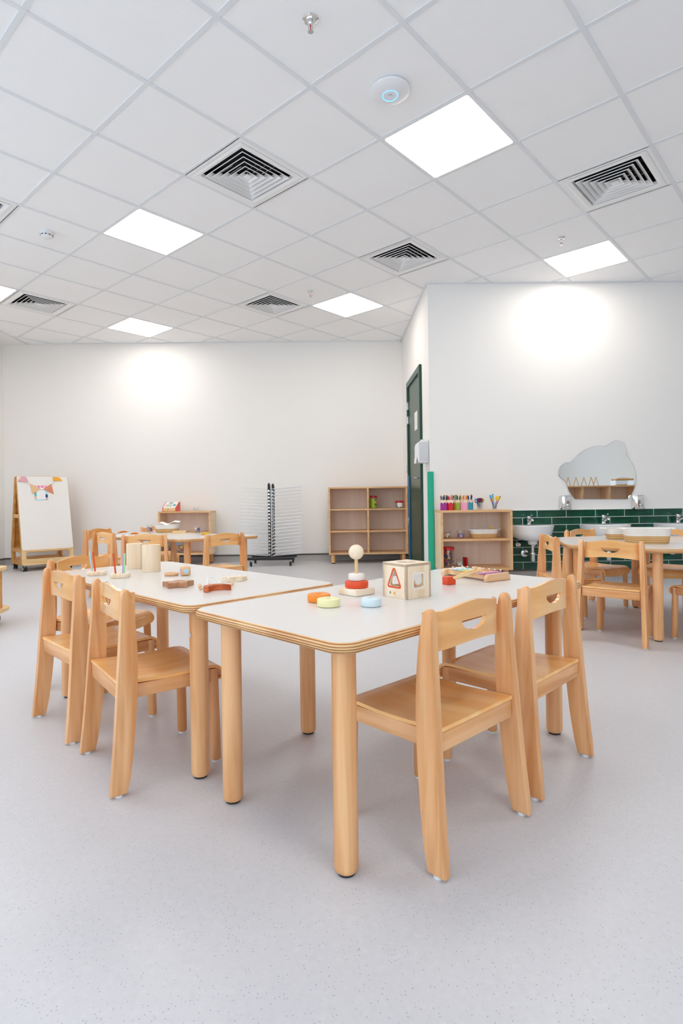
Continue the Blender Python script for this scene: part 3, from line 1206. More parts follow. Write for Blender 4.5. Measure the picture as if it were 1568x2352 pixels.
poly_table('trapezoid_table', 'white trapezoid table with jars of beads near the low back shelf',
           [(-1.25, 4.50), (-.67, 4.92), (-2.07, 5.83), (-2.03, 4.99)], [(-1.26, 4.65), (-.85, 4.95), (-2.02, 5.34), (-1.60, 5.43)], .07)
hx_c = Vector((2.02, 3.70))
hx_l = [(1.784, 3.235), (2.02 + .557 * math.cos(5.27), 3.70 + .557 * math.sin(5.27)), (2.02 + .557 * math.cos(.25), 3.70 + .557 * math.sin(.25)), (2.17, 4.23), (1.63, 4.10), (1.462, 3.545)]
poly_table('hexagon_table', 'white hexagon table with woven baskets in front of the sinks',
           [tuple(hx_c + (Vector(q) - hx_c) * (1.15 if i_ == 5 else 1.22)) for i_, q in enumerate(hx_l)], hx_l, .15)


# ---------------- child chair
def post_mesh(s):
    rear = [(0.006, -.028), (.085, -.019), (.19, -.010), (.30, -.003), (.40, .004), (.50, .012), (.545, .012)]
    front = [(.545, .040), (.50, .049), (.40, .055), (.30, .053), (.19, .044), (.085, .033), (.006, .018)]
    top = []
    for k in range(1, 8):
        a = PI - PI * k / 8
        top.append((.552 + .024 * math.sin(a), .026 + .0145 * math.cos(a)))
    def dens(l):
        out = []
        for a, b in zip(l, l[1:]):
            out += [a, ((a[0] + b[0]) / 2, (a[1] + b[1]) / 2)]
        return out + [l[-1]]
    def smooth(l):
        for _ in range(2):
            l = [l[0]] + [((l[i - 1][0] + 2 * l[i][0] + l[i + 1][0]) / 4, (l[i - 1][1] + 2 * l[i][1] + l[i + 1][1]) / 4) for i in range(1, len(l) - 1)] + [l[-1]]
        return l
    outl = smooth(dens(rear)) + top + smooth(dens(front))
    m = MB()
    m.prism([(y, z) for z, y in reversed(outl)], .024, YZ, .005, 2)
    for v in m.bm.verts:
        zc = s * (.178 - .020 * v.co.z / .575)
        v.co.x = zc + (v.co.x - .012)
    return m


def back_mesh():
    nx = 36
    hw = .051
    m = MB()
    def yc(x):
        u = abs(x) / .147
        return .013 + .010 * u * u + .024 * u ** 6
    def zt(x):
        u = x / .147
        return .563 + .015 * (.5 + .5 * math.cos(PI * u))
    def zb(x):
        u = x / .147
        return .471 + .012 * (1 - u * u)
    xs = sorted(set([-.147 + .294 * k / nx for k in range(nx + 1)] + [-hw, hw]))
    def lo(x):
        q = max(0, 1 - (x / hw) ** 2)
        return .5335 - .026 * math.sqrt(q)
    def hi(x):
        q = max(0, 1 - (x / hw) ** 2)
        return .5335 + .004 * q ** .5 - .003 * q
    th = .010
    strips = []
    def col_pts(x, z, off):
        return (x, yc(x) + off, z)
    def strip(xr, f0, f1):
        for off in (0, th):
            rows = []
            for x in xr:
                a, b = f0(x), f1(x)
                rows.append([col_pts(x, a + (b - a) * k / 3, off) for k in range(4)])
            m.grid(rows)
    left = [x for x in xs if x <= -hw + 1e-9]
    right = [x for x in xs if x >= hw - 1e-9]
    mid = [x for x in xs if -hw - 1e-9 <= x <= hw + 1e-9]
    strip(left, zb, zt); strip(right, zb, zt)
    strip(mid, zb, lo); strip(mid, hi, zt)
    for f, xr in ((zb, xs), (zt, xs), (lo, mid), (hi, mid)):
        m.grid([[col_pts(x, f(x), 0), col_pts(x, f(x), th)] for x in xr])
    for x in (xs[0], xs[-1]):
        m.grid([[col_pts(x, zb(x) + (zt(x) - zb(x)) * k / 3, 0), col_pts(x, zb(x) + (zt(x) - zb(x)) * k / 3, th)] for k in range(4)])
    bmesh.ops.remove_doubles(m.bm, verts=m.bm.verts[:], dist=.0004)
    return m


def seat_mesh():
    path = [(.004, .3125), (.05, .3105), (.10, .3075), (.15, .3055), (.20, .306), (.25, .3085), (.28, .3095), (.30, .308), (.316, .3025), (.328, .292), (.3335, .279), (.332, .266), (.325, .256)]
    m = MB()
    xs = [-.151 + .302 * k / 16 for k in range(17)]
    def surf(off):
        rows = []
        for i, (y, z) in enumerate(path):
            a = path[max(i - 1, 0)]; b = path[min(i + 1, len(path) - 1)]
            ty, tz = b[0] - a[0], b[1] - a[1]
            l = math.hypot(ty, tz)
            ny, nz = -tz / l, ty / l
            row = []
            for x in xs:
                u = x / .151
                dish = -.006 * (1 - u * u) * math.exp(-((y - .16) / .09) ** 2)
                dip = -.012 * (1 - u * u) * max(0, (i - 9) / 3)
                xx = x * (1 - .035 * max(0, (i - 10) / 2) ** 2)
                row.append((xx, y + ny * off, z + nz * off + dish + dip))
            rows.append(row)
        return rows
    A, B = surf(0), surf(-.009)
    m.grid(A); m.grid(B)
    m.grid([A[0], B[0]]); m.grid([A[-1], B[-1]])
    m.grid([[r[0] for r in A], [r[0] for r in B]])
    m.grid([[r[-1] for r in A], [r[-1] for r in B]])
    bmesh.ops.remove_doubles(m.bm, verts=m.bm.verts[:], dist=.0003)
    return m


def make_chair(label, loc, rz, group):
    t = thing('child_chair', label, 'chair', loc, rz, group)
    for s in (-1, 1):
        p = post_mesh(s).build('back_post', 'beech_z', t, ang=45)
        MB().cyl((s * .178, -.004, 0), .011, .007, 12).build('glide', 'glide', p)
    back_mesh().build('backrest', 'back_ply', t, ang=45)
    seat_mesh().build('seat', 'seat_ply', t, ang=45)
    MB().bb(-.152, .152, .006, .024, .256, .3015, .003).build('rear_rail', 'beech_x', t)
    for s in (-1, 1):
        MB().bb(s * .139 - .010, s * .139 + .010, .024, .292, .256, .2965, .003).build('side_rail', 'beech_y', t)
    for s in (-1, 1):
        m = MB()
        m.tube([(s * .142, .304, .008), (s * .142, .304, .012), (s * .137, .300, .296)], .0165, 20, rads=[.014, .0165, .0165])
        lg = m.build('leg', 'beech_z', t)
        MB().cyl((s * .142, .304, 0), .011, .009, 12).build('glide', 'glide', lg)
    return t


CH = [
    ((.326, 1.367), 133.5, 'beech child chair behind the table leg near the ring stacker', 'chairs at the ring toy table'),
    ((.638, 1.690), 136.0, 'beech child chair pushed in on the xylophone end of the table', 'chairs at the ring toy table'),
    ((-.738, 1.745), 36.8, 'beech child chair at lacing toy table closest to the ring toy table corner', 'chairs at the lacing toy table'),
    ((-1.055, 2.090), 44.5, 'beech child chair at lacing toy table beside the wooden peg stands', 'chairs at the lacing toy table'),
    ((-1.262, 2.700), -22, 'beech child chair at the short end of the lacing toy table facing the toys', 'chairs at the lacing toy table'),
    ((-.905, 4.475), 132, 'beech child chair at bead jar table, nearest to the drying rack', 'chairs around the bead jar table'),
    ((-1.55, 4.47), 100, 'beech child chair at bead jar table, back seen behind the wooden tubes', 'chairs around the bead jar table'),
    ((-2.06, 4.88), 50, 'beech child chair at bead jar table, back turned in front of another chair', 'chairs around the bead jar table'),
    ((-2.42, 5.62), -20, 'beech child chair at bead jar table, tucked in on the easel side', 'chairs around the bead jar table'),
    ((-1.93, 5.98), -62, 'beech child chair at bead jar table, hidden behind a jar and paper basket', 'chairs around the bead jar table'),
    ((1.328, 3.755), -4, 'beech child chair at basket table, side view nearest the low pencil shelf', 'chairs around the basket table'),
    ((1.815, 4.415), -58, 'beech child chair at basket table, facing out below the middle basin', 'chairs around the basket table'),
    ((1.487, 3.182), 50, 'beech child chair at basket table, back squarely in front of both baskets', 'chairs around the basket table'),
    ((2.46, 4.25), 227, 'beech child chair at basket table, partly behind the larger basket', 'chairs around the basket table'),
    ((2.12, 3.03), 104.5, 'beech child chair at basket table, cut by the picture edge beside a table leg', 'chairs around the basket table'),
]
chair0 = None
for (p, a, lab, grp) in CH:
    rz = math.radians(a - 90)
    if chair0 is None:
        chair0 = make_chair(lab, (p[0], p[1], 0), rz, grp)
    else:
        dup(chair0, (p[0], p[1], 0), rz, lab, grp)

# ================================================================== small things
Z = Vector((0, 0, 1))


def R3(a, ax='Z'):
    return Matrix.Rotation(a, 3, ax)


def tri_ray(poly, th):
    """distance from the origin to a polygon along the angle th"""
    d = Vector((math.cos(th), math.sin(th)))
    best = 1e9
    n = len(poly)
    for i in range(n):
        a, b = Vector(poly[i]), Vector(poly[(i + 1) % n])
        e = b - a
        den = d.x * e.y - d.y * e.x
        if abs(den) < 1e-12:
            continue
        t = (a.x * e.y - a.y * e.x) / den
        s = (a.x * d.y - a.y * d.x) / den
        if t > 0 and -1e-6 <= s <= 1 + 1e-6:
            best = min(best, t)
    return best


def polar(poly, n=64):
    return [(tri_ray(poly, 2 * PI * k / n) * math.cos(2 * PI * k / n), tri_ray(poly, 2 * PI * k / n) * math.sin(2 * PI * k / n)) for k in range(n)]


def multi(name, parent, items, mats):
    """one mesh of many small balls or bricks in several colours"""
    bm = bmesh.new()
    for (kind, p, s, k) in items:
        if kind == 'ball':
            r = bmesh.ops.create_icosphere(bm, subdivisions=1, radius=s)
        else:
            r = bmesh.ops.create_cube(bm, size=1.0)
            bmesh.ops.scale(bm, vec=s, verts=r['verts'])
            bmesh.ops.rotate(bm, cent=(0, 0, 0), matrix=R3(random.uniform(0, PI)) @ R3(random.uniform(-.5, .5), 'X'), verts=r['verts'])
        bmesh.ops.translate(bm, vec=p, verts=r['verts'])
        for f in {f for v in r['verts'] for f in v.link_faces}:
            f.material_index = k
            f.smooth = kind == 'ball'
    me = bpy.data.meshes.new(name)
    bm.to_mesh(me); bm.free()
    for q in mats:
        me.materials.append(MATS[q])
    o = obj(name, me, parent)
    return stuff(o)


def lathe_open(prof, n=40, c=(0, 0, 0)):
    m = MB()
    rows = []
    for k in range(n + 1):
        a = 2 * PI * k / n
        rows.append([(c[0] + r * math.cos(a), c[1] + r * math.sin(a), c[2] + z) for r, z in prof])
    m.grid(rows)
    bmesh.ops.remove_doubles(m.bm, verts=m.bm.verts[:], dist=1e-5)
    return m


BITS = ['c_red', 'c_yellow', 'c_green', 'c_blue', 'c_magenta', 'c_orange', 'c_purple', 'c_sky']


def jar(name, label, p, r, h, fill, mats=BITS, lid=None, ball=.006, cat='jar', count=70, group=None, brick=False):
    t = thing(name, label, cat, p, 0, group)
    wl = .0018
    lathe_open([(.001, 0), (r - .004, 0), (r, .004), (r, h * .9), (r - .003, h * .96), (r - .003, h)], 24).build('glass', 'jar_glass', t)
    its = []
    for k in range(count):
        a, q = random.uniform(0, 2 * PI), (r - wl - ball * 1.15) * math.sqrt(random.uniform(0, 1))
        z = ball + .005 + random.uniform(0, max(.001, fill - 2 * ball))
        s = ball * random.uniform(.75, 1.05)
        its.append(('brick', (q * math.cos(a), q * math.sin(a), z), (s * 2, s * 1.4, s), random.randrange(len(mats))) if brick else ('ball', (q * math.cos(a), q * math.sin(a), z), s, random.randrange(len(mats))))
    multi('filling', t, its, mats)
    if lid:
        MB().lathe([(0, h + .012), (r * .75, h + .012), (r + .001, h + .008), (r + .004, h), (r + .004, h - .014), (r + .001, h - .016), (r + .001, h), (0, h)], n=24).build('lid', lid, t)
    return t


# ---------------- ring stacker
p = at(819, 1364, TT)
t = thing('ring_stacker', 'wooden ring stacker with ball topped post and two rings on', 'toy', p, math.radians(42))
MB().bb(-.041, .041, -.041, .041, 0, .020, .003).build('base', 'pine_x', t)
MB().cyl((0, 0, .02), .0055, .10, 14).build('post', 'birch', t)
MB().sphere((0, 0, .130), .0235, 28).build('ball', 'pine_x', t)


def ringmesh(r, h, hole=.008, b=.004):
    return MB().lathe([(hole, .002), (r - b, 0), (r - b * .3, b * .3), (r, b), (r, h - b), (r - b * .3, h - b * .3), (r - b, h), (hole + .002, h), (hole, h - .002), (hole, .002)], n=40)


def ring_prof(r, h, hole=.008, b=.004):
    return [(hole, .001), (r - b, 0), (r - b * .3, b * .3), (r, b), (r, h - b), (r - b * .3, h - b * .3), (r - b, h), (hole + .002, h), (hole, h - .002), (hole, .001)]


for (name, lab, r, z, mt) in (('stacking_ring', 'dark orange wooden ring at the bottom of the stacker post', .0365, .0205, 'c_dark_orange'),
                              ('stacking_ring', 'off white wooden ring on top of the orange ring on the stacker', .0255, .0425, 'c_off_white')):
    o = lathe_open(ring_prof(r, .0215, .0062)).build(name, mt, loc=p + Z * z)
    tag(o, lab, 'toy ring', 'wooden stacking rings')
for (lab, u, v, r, mt) in (('orange wooden ring lying flat on the table', 732.5, 1381, .0335, 'c_orange'),
                           ('pale yellow wooden ring lying flat on the table', 754.5, 1392, .0320, 'c_cream_yellow'),
                           ('pale blue wooden ring lying flat on the table', 852, 1391.5, .0290, 'c_pale_disc')):
    o = lathe_open(ring_prof(r, .022)).build('stacking_ring', mt, loc=at(u, v, TT))
    tag(o, lab, 'toy ring', 'wooden stacking rings')

# ---------------- shape sorting cube
S = .102
t = thing('shape_cube', 'pale wooden shape sorter cube with triangle and square holes', 'toy', (.194, 1.729, TT), math.radians(37))
sqr = polar([(S / 2, S / 2), (-S / 2, S / 2), (-S / 2, -S / 2), (S / 2, -S / 2)])


def rounded(poly, r):
    return rpoly(poly, r, 6)


circ = [(.022 * math.cos(2 * PI * k / 64), .022 * math.sin(2 * PI * k / 64)) for k in range(64)]
big = [(.029 * math.cos(2 * PI * k / 64), .029 * math.sin(2 * PI * k / 64)) for k in range(64)]
tri = polar(rounded([(-.026, -.017), (.026, -.017), (0, .037)], .004))
tri_o = polar(rounded([(-.0335, -.022), (.0335, -.022), (0, .0475)], .007))
sqh = polar(rrect(.040, .040, .004))
sqh_o = polar(rrect(.050, .050, .008))
half = S / 2
TK = .008
faces = {
    'triangle': (Matrix.Translation((-half + TK, 0, half)) @ Matrix(((0, 0, -1, 0), (-1, 0, 0, 0), (0, 1, 0, 0), (0, 0, 0, 1))), tri, tri_o, 'c_dark_orange'),
    'square': (Matrix.Translation((0, -half + TK, half)) @ XZ, sqh, sqh_o, 'c_off_white'),
    'round_a': (Matrix.Translation((half, 0, half)) @ Matrix(((0, 0, -1, 0), (-1, 0, 0, 0), (0, 1, 0, 0), (0, 0, 0, 1))), circ, None, None),
    'round_b': (Matrix.Translation((0, half, half)) @ XZ, sqh, None, None),
}
for k, (M, hole, rim, rm) in faces.items():
    pl = MB().ring(sqr, hole, TK, M).build('side_panel', 'pine', t, smooth=False)
    if rim:
        MB().ring(rim, hole, .0006, M @ Matrix.Translation((0, 0, TK - .0001))).build('painted_rim', rm, pl, smooth=False)
    if k == 'triangle':
        for i, mt in enumerate(('c_olive', 'c_mustard', 'c_off_white')):
            MB().prism([(x * .0032 + (-.018 + i * .018), y * .0045 - .037) for x, y in ((math.cos(2 * PI * q / 12), math.sin(2 * PI * q / 12)) for q in range(12))], .0006,
                       M @ Matrix.Translation((0, 0, TK - .0001))).build('painted_dot', mt, pl, smooth=False)
MB().ring(sqr, big, TK, Matrix.Translation((0, 0, S - TK + .001))).build('lid_panel', 'pine_x', t, smooth=False)
MB().bb(-half + TK, half - TK, -half + TK, half - TK, 0, .006).build('bottom_panel', 'pine_x', t, smooth=False)
o = MB().bb(-.017, .017, -.012, .012, 0, .018, .002).build('toy_block', 'c_dark_orange', loc=(.186, 1.722, TT + .0065), rotz=.5)
tag(o, 'dark orange block lying inside the shape sorter cube', 'toy block', 'orange toy blocks')
p = at(1031, 1342, TT)
o = MB().bb(-.019, .019, -.0135, .0135, 0, .027, .0015).build('toy_block', 'c_dark_orange', loc=p, rotz=math.radians(32))
tag(o, 'dark orange block on the table under the xylophone mallets', 'toy block', 'orange toy blocks')

# ---------------- xylophone
u_ = Vector((math.cos(math.radians(32)), math.sin(math.radians(32)), 0))
v_ = Vector((-math.sin(math.radians(32)), math.cos(math.radians(32)), 0))
o0 = Vector((.500, 1.982, TT))
Lx = .235
cxy = o0 + u_ * .06 + v_ * (Lx / 2)
t = thing('xylophone', 'small wooden xylophone with coloured metal bars', 'xylophone', cxy, math.radians(32))
for s in (-1, 1):
    MB().prism([(-.06, 0), (.06, 0), (.06, .014), (.05, .026), (-.05, .026), (-.06, .014)], .016, Matrix.Translation((0, s * (Lx / 2 - .008) + .008, 0)) @ XZ, .002, 1).build('end_block', 'beech_round', t)
for s in (-1, 1):
    MB().bb(s * .036 - .006, s * .036 + .006, -Lx / 2 + .016, Lx / 2 - .016, .006, .022).build('rail', 'beech_round', t, smooth=False)
bars = ['c_purple', 'c_rose', 'c_terracotta', 'c_orange', 'c_yellow', 'c_mint', 'c_pale_blue', 'c_white']
for k, mt in enumerate(bars):
    y = -Lx / 2 + .030 + k * .0252
    hw = .054 - .0025 * k
    br = MB().bb(-hw, hw, y - .010, y + .010, .0235, .0258, .0006, 1).build('tone_bar', mt, t)
    for s in (-1, 1):
        MB().lathe([(.0012, .0255), (.0012, .0315), (.0038, .0318), (.0034, .0338), (0, .0345)], (s * (hw - .012), y, 0), 12).build('screw', 'chrome', br)
for k, ((bu, bv), (eu, ev)) in enumerate((((1091, 1307), (1042, 1327)), ((1102, 1309), (1046, 1329)))):
    b = at(bu, bv, TT + .047)
    e = at(eu, ev, TT + .032)
    m = thing('mallet', 'wooden xylophone mallet with a round head resting on the tone bars', 'mallet', e, 0, 'xylophone mallets')
    MB().tube([Vector((0, 0, 0)), b - e], .0038, 10).build('stick', 'birch', m)
    MB().sphere(b - e, .0098, 18).build('head', 'beech_round', m)

# ---------------- wooden toys on the lacing table
for k, (u, v, sticks, lab) in enumerate((
        (222, 1320.5, ((-.017, 0, -.008, 'c_pale_blue'), (-.004, -.004, -.006, 'c_dark_orange')), 'round wooden peg stand with one pale blue and one red stick'),
        (276.5, 1326, ((-.017, -.003, -.007, 'c_dark_orange'), (.008, .006, .002, 'c_lilac'), (.016, -.004, .003, 'c_mint')), 'round wooden peg stand with red, lilac and green sticks'))):
    p = at(u, v, TT)
    t = thing('peg_stand', lab, 'toy', p, 0, 'round wooden peg stands')
    m = MB()
    n = 48
    lv = []
    for (s, z) in ((.97, 0), (1, .002), (1, .0135), (.97, .0155)):
        lv.append([((.037 + .0012 * math.cos(12 * a)) * s * math.cos(a), (.037 + .0012 * math.cos(12 * a)) * s * math.sin(a), z) for a in [2 * PI * q / n for q in range(n)]])
    m.loops(lv)
    m.build('base', 'pine', t)
    for (x, y, dx, mt) in sticks:
        MB().tube([(x, y, .010), (x + dx * 1.3, y, .094)], .0033, 10).build('stick', mt, t)
for k, (u, v, w, d, h, lab) in enumerate(((310, 1306, .071, .056, .112, 'oval hollow pine tube standing behind its twin tube'), (348, 1312.5, .075, .060, .114, 'oval hollow pine tube standing in front of its twin tube'))):
    p = at(u, v, TT)
    t = thing('wooden_tube', lab, 'toy', p, math.radians(12), 'oval pine tubes')
    n = 40
    def ov(s, z, off=0):
        return [((w / 2 - off) * s * math.copysign(abs(math.cos(a)) ** .8, math.cos(a)), (d / 2 - off) * s * math.copysign(abs(math.sin(a)) ** .8, math.sin(a)), z) for a in [2 * PI * q / n for q in range(n)]]
    MB().loops([ov(.98, 0), ov(1, .003), ov(1, h - .003), ov(.98, h), ov(1, h, .012), ov(1, h - .003, .0135), ov(1, .03, .0135)]).build('tube_body', 'pine', t)
p = at(394, 1321.5, TT)
o = lathe_open([(.017, .006), (.018, .002), (.021, .0005), (.026, .001), (.029, .005), (.029, .008), (.026, .0115), (.021, .012), (.018, .010), (.017, .006)]).build('wooden_ring', 'beech_round', loc=p)
tag(o, 'plain wooden ring lying flat next to the dotted cube', 'toy ring')
p = at(425.5, 1321.5, TT)
t = thing('dotted_cube', 'rounded wooden cube with pastel dots on its faces', 'toy', p, math.radians(28))
MB().bb(-.0185, .0185, -.0185, .0185, 0, .037, .0075, 4).build('block', 'beech_round', t)
MB().cyl((0, -.0182, .0185), .0095, .0008, 24, (0, -1, 0)).build('dot', 'c_pale_blue', t)
MB().cyl((-.0182, 0, .0185), .0095, .0008, 24, (-1, 0, 0)).build('dot', 'c_lilac', t)
MB().cyl((0, 0, .0367), .0095, .0008, 24).build('dot', 'c_rose', t)


def block(name, label, p, rz, outline, h, mt, holes, sc_=1.0, cat='toy'):
    t = thing(name, label, cat, p, rz, 'wooden lacing shapes')
    MB().prism([(x * sc_, y * sc_) for x, y in outline], h, None, .002, 2).build('block', mt, t)
    for (x, y) in holes:
        MB().cyl((x * sc_, y * sc_, h - .0003), .0032, .0006, 12).build('lacing_hole', 'c_brown', t)
    return t


star = []
for k in range(10):
    a = PI / 2 + PI * k / 5
    r = 1.0 if k % 2 == 0 else .52
    star.append((r * math.cos(a), r * math.sin(a)))
sh = [(.68 * math.cos(PI / 2 + 2 * PI * k / 5), .68 * math.sin(PI / 2 + 2 * PI * k / 5)) for k in range(5)] + [(.36 * math.cos(-PI / 2 + 2 * PI * k / 5), .36 * math.sin(-PI / 2 + 2 * PI * k / 5)) for k in range(5)] + [(0, 0)]
block('star_block', 'brown wooden star block with lacing holes', at(409, 1347, TT), math.radians(14), star, .0175, 'walnut', sh, .056)
moon = [(math.cos(a), math.sin(a)) for a in [math.radians(60 + 240 * k / 24) for k in range(25)]]
c2, r2 = .62, .92
a1 = math.atan2(math.sin(math.radians(300)), math.cos(math.radians(300)) - c2)
a0 = math.atan2(math.sin(math.radians(60)), math.cos(math.radians(60)) - c2)
if a1 < 0: a1 += 2 * PI
for k in range(1, 16):
    a = a1 + (a0 - a1) * k / 16
    moon.append((c2 + r2 * math.cos(a), r2 * math.sin(a)))
mh = [(.66 * math.cos(math.radians(a)) - .02, .66 * math.sin(math.radians(a))) for a in (110, 145, 180, 215, 250)] + [(-.85, .12), (-.85, -.15), (-.5, .7), (-.5, -.7)]
block('moon_block', 'reddish orange wooden crescent block with lacing holes', at(499, 1357, TT), math.radians(-55), moon, .0175, 'padauk', mh, .045)
cl = []
for k in range(48):
    a = 2 * PI * k / 48
    r = .80 + .14 * math.cos(6 * a)
    cl.append((1.15 * r * math.cos(a), .8 * r * math.sin(a)))
ch_ = [(.6 * math.cos(a), .42 * math.sin(a)) for a in [2 * PI * k / 6 for k in range(6)]] + [(0, 0)]
block('flower_block', 'pale wooden wavy block with lacing holes behind the crescent', at(537, 1334, TT), math.radians(20), cl, .0155, 'pine_x', ch_, .046)
for k, (u, v, r, lab) in enumerate(((459, 1350.5, .0072, 'small wooden bead beside the brown star block'), (480, 1349, .0068, 'small wooden bead on the lace behind the crescent tip'),
                                    (533, 1345.5, .0066, 'small wooden bead on the lace against the pale wavy block'))):
    p = at(u, v, TT)
    t = thing('wooden_bead', lab, 'bead', p, 0, 'wooden lacing beads')
    MB().sphere((0, 0, r), r, 20).build('bead_body', 'beech_round', t)
    MB().cyl((0, 0, 2 * r - .0006), .0022, .0008, 10).build('bead_hole', 'c_brown', t)
cp = [at(463, 1350, TT + .003), at(470, 1350, TT + .004), at(474, 1346, TT + .006), at(476, 1335, TT + .020), at(477.5, 1325.5, TT + .030), at(484, 1326, TT + .029), at(494, 1330, TT + .022), at(502, 1334, TT + .016),
      at(506, 1336, TT + .014), at(511, 1334, TT + .017), at(518, 1330, TT + .022), at(526, 1328.5, TT + .023), at(532, 1333, TT + .014), at(533, 1341, TT + .008)]
dn_ = []
for i in range(len(cp) - 1):
    p0, p1, p2, p3 = cp[max(i - 1, 0)], cp[i], cp[i + 1], cp[min(i + 2, len(cp) - 1)]
    for k in range(5):
        s = k / 5
        dn_.append(.5 * (2 * p1 + (p2 - p0) * s + (2 * p0 - 5 * p1 + 4 * p2 - p3) * s * s + (3 * p1 - p0 - 3 * p2 + p3) * s ** 3))
tt_ = thing('shoelace', 'white lacing cord looping over the wooden beads', 'cord', cp[0])
MB().tube([q - cp[0] for q in dn_ + [cp[-1]]], .0011, 6).build('cord', 'paper', tt_)
MB().tube([at(458, 1353.5, TT + .003) - cp[0], at(466, 1351, TT + .003) - cp[0]], .0024, 8).build('lace_tip', 'birch', tt_)


# ---------------- woven baskets
def basket(label, p, rz, w, d, h, group, handle=True, paper=None):
    t = thing('rope_basket', label, 'basket', p, rz, group)
    n = 6
    def lp(f, z, off=0.0):
        return [(x, y, z) for x, y in rrect(w * f - 2 * off, d * f - 2 * off, min(w, d) * .32 * f - off * .6, n)]
    hs = h * .5
    MB().loops([lp(.86, 0), lp(.90, .004), lp(.93, hs * .5), lp(.955, hs)], True, False).build('lower_weave', 'rope_tan', t)
    MB().loops([lp(.956, hs), lp(.98, h * .75), lp(1.0, h), lp(1.0, h + .002, .003), lp(1.0, h, .006), lp(.95, hs, .006), lp(.9, .008, .006)], False, True).build('upper_weave', 'rope_white', t)
    if handle:
        for s in (-1, 1):
            m = MB()
            pts = []
            for k in range(13):
                a = PI * k / 12
                pts.append((s * (w / 2 - .004 + .035 * math.sin(a)), (d * .30) * math.cos(a), h - .004 + .004 * math.sin(a)))
            m.tube(pts, .0045, 8)
            m.build('handle', 'rope_white', t)
    if paper:
        rows = []
        for i in range(9):
            x = -w * .40 + w * .95 * i / 8
            rows.append([(x, -d * .3 + d * .6 * j / 3, h + .004 + .022 * (i / 8) ** 2 + .012 * math.sin(i * 1.3) * (1 if i < 7 else .6) + .004 * j) for j in range(4)])
        m = MB().grid(rows)
        m.build('paper_lining', 'paper', t)
    return t


basket('white and tan rope basket holding a paper sheet on the bead jar table', at(384, 1222.5, TT), math.radians(6), .225, .16, .075, 'white and tan rope baskets', False, True)
basket('smaller white and tan rope basket half behind its neighbour on the table', Vector((1.93, 3.92, TT)), math.radians(-12), .23, .17, .075, 'white and tan rope baskets')
basket('larger white and tan rope basket in front of the other on the hexagon table', Vector((1.905, 3.575, TT)), math.radians(-14), .26, .18, .092, 'white and tan rope baskets')
p = atY(1110, 1236, 5.60)
tbk = basket('white and tan rope basket on the middle board of the low pencil shelf', Vector((p.x, 5.60, SH)), 0, .27, .17, .085, 'white and tan rope baskets')
p = atY(1128, 1213, 5.6)
o = MB().box((0, 0, 0), (.05, .02, .012), R3(.4) @ R3(.5, 'Y'), .003).build('yellow_scoop', 'c_yellow', loc=(p.x, 5.6, SH + .094))
tag(o, 'yellow scrap poking out of the basket on the pencil shelf', 'toy')

# ---------------- bead jar table: jars, cut-outs, tray
jar('bead_jar', 'open clear jar of bright beads beside the paper lined basket', at(344, 1222, TT), .032, .078, .050, cat='jar', group='clear jars of beads', ball=.0095, count=85)
jar('bead_jar', 'open clear jar of bright beads alone on the drying rack side of the table', at(453, 1225.5, TT), .032, .082, .058, cat='jar', group='clear jars of beads', ball=.0100, count=85)
for k, (u, v, w, d, a, mt, lab) in enumerate(((282, 1224.5, .105, .06, 25, 'c_orange', 'large orange curled felt leaf on the bead jar table'),
                                              (309, 1228, .085, .05, -5, 'c_orange', 'small orange folded felt leaf on the bead jar table'),
                                              (471, 1229, .08, .05, 0, 'c_yellow', 'yellow felt piece lying behind a chair back on bead jar table'))):
    p = at(u, v, TT)
    rows = []
    for i in range(9):
        s = -1 + 2 * i / 8
        hw = d / 2 * math.sqrt(max(0.02, 1 - s * s))
        rows.append([(s * w / 2, hw * q, .003 + .014 * (abs(q) ** 2) * (1 - s * s) + .008 * (i / 8)) for q in (-1, -.5, 0, .5, 1)])
    m = MB().grid(rows)
    o = m.build('felt_leaf', mt, loc=p, rotz=math.radians(a))
    sm = o.modifiers.new('thickness', 'SOLIDIFY'); sm.thickness = .003
    tag(o, lab, 'felt leaf', 'felt pieces on the bead jar table')
p = at(291, 1230, TT)
o = MB().prism(rrect(.16, .10, .01, 4), .003).build('white_card', 'paper', loc=at(288, 1229.5, TT), rotz=.2)
tag(o, 'white card lying under the orange felt leaves', 'card')
p = at(412, 1224.5, TT)
t = thing('wooden_tray', 'small shallow wooden tray behind the paper lined basket', 'tray', p, .15)
MB().bb(-.06, .06, -.04, .04, 0, .004).build('tray_base', 'birch', t, smooth=False)
MB().ring(rrect(.124, .084, .006, 3), rrect(.112, .072, .004, 3), .022).build('tray_rim', 'birch', t, smooth=False)

# ---------------- tall shelf jars
zs = .118 + (.993 - .022 - .118) * 2 / 3 + .003 + .0198
p = atY(857.5, 1167, 7.50)
t = jar('label_jar', 'tall clear jar with red lid and lime label on the tall shelf', Vector((p.x, 7.50, zs)), .045, .155, .02, mats=['c_graphite'], lid='c_red', count=10)
lathe_open([(.0455, .008), (.0462, .008), (.0462, .125), (.0455, .125), (.0455, .008)]).build('label_band', 'c_lime', t)
for (z, mt, hh) in ((.098, 'c_purple', .014), (.078, 'c_pink', .016), (.060, 'c_mustard', .012), (.045, 'c_navy', .016)):
    m = MB()
    rows = [[(.0467 * math.cos(a), .0467 * math.sin(a), zz) for zz in (z, z + hh)] for a in [math.radians(-75 + 40 * q / 5) for q in range(6)]]
    m.grid(rows)
    m.build('label_print', mt, t)
p = atY(917.5, 1166, 7.52)
t = jar('label_jar', 'short clear jar with red lid and white label on the tall shelf', Vector((p.x, 7.52, zs)), .052, .085, .03, mats=['c_brown', 'c_sky', 'c_off_white'], lid='c_red', count=30)
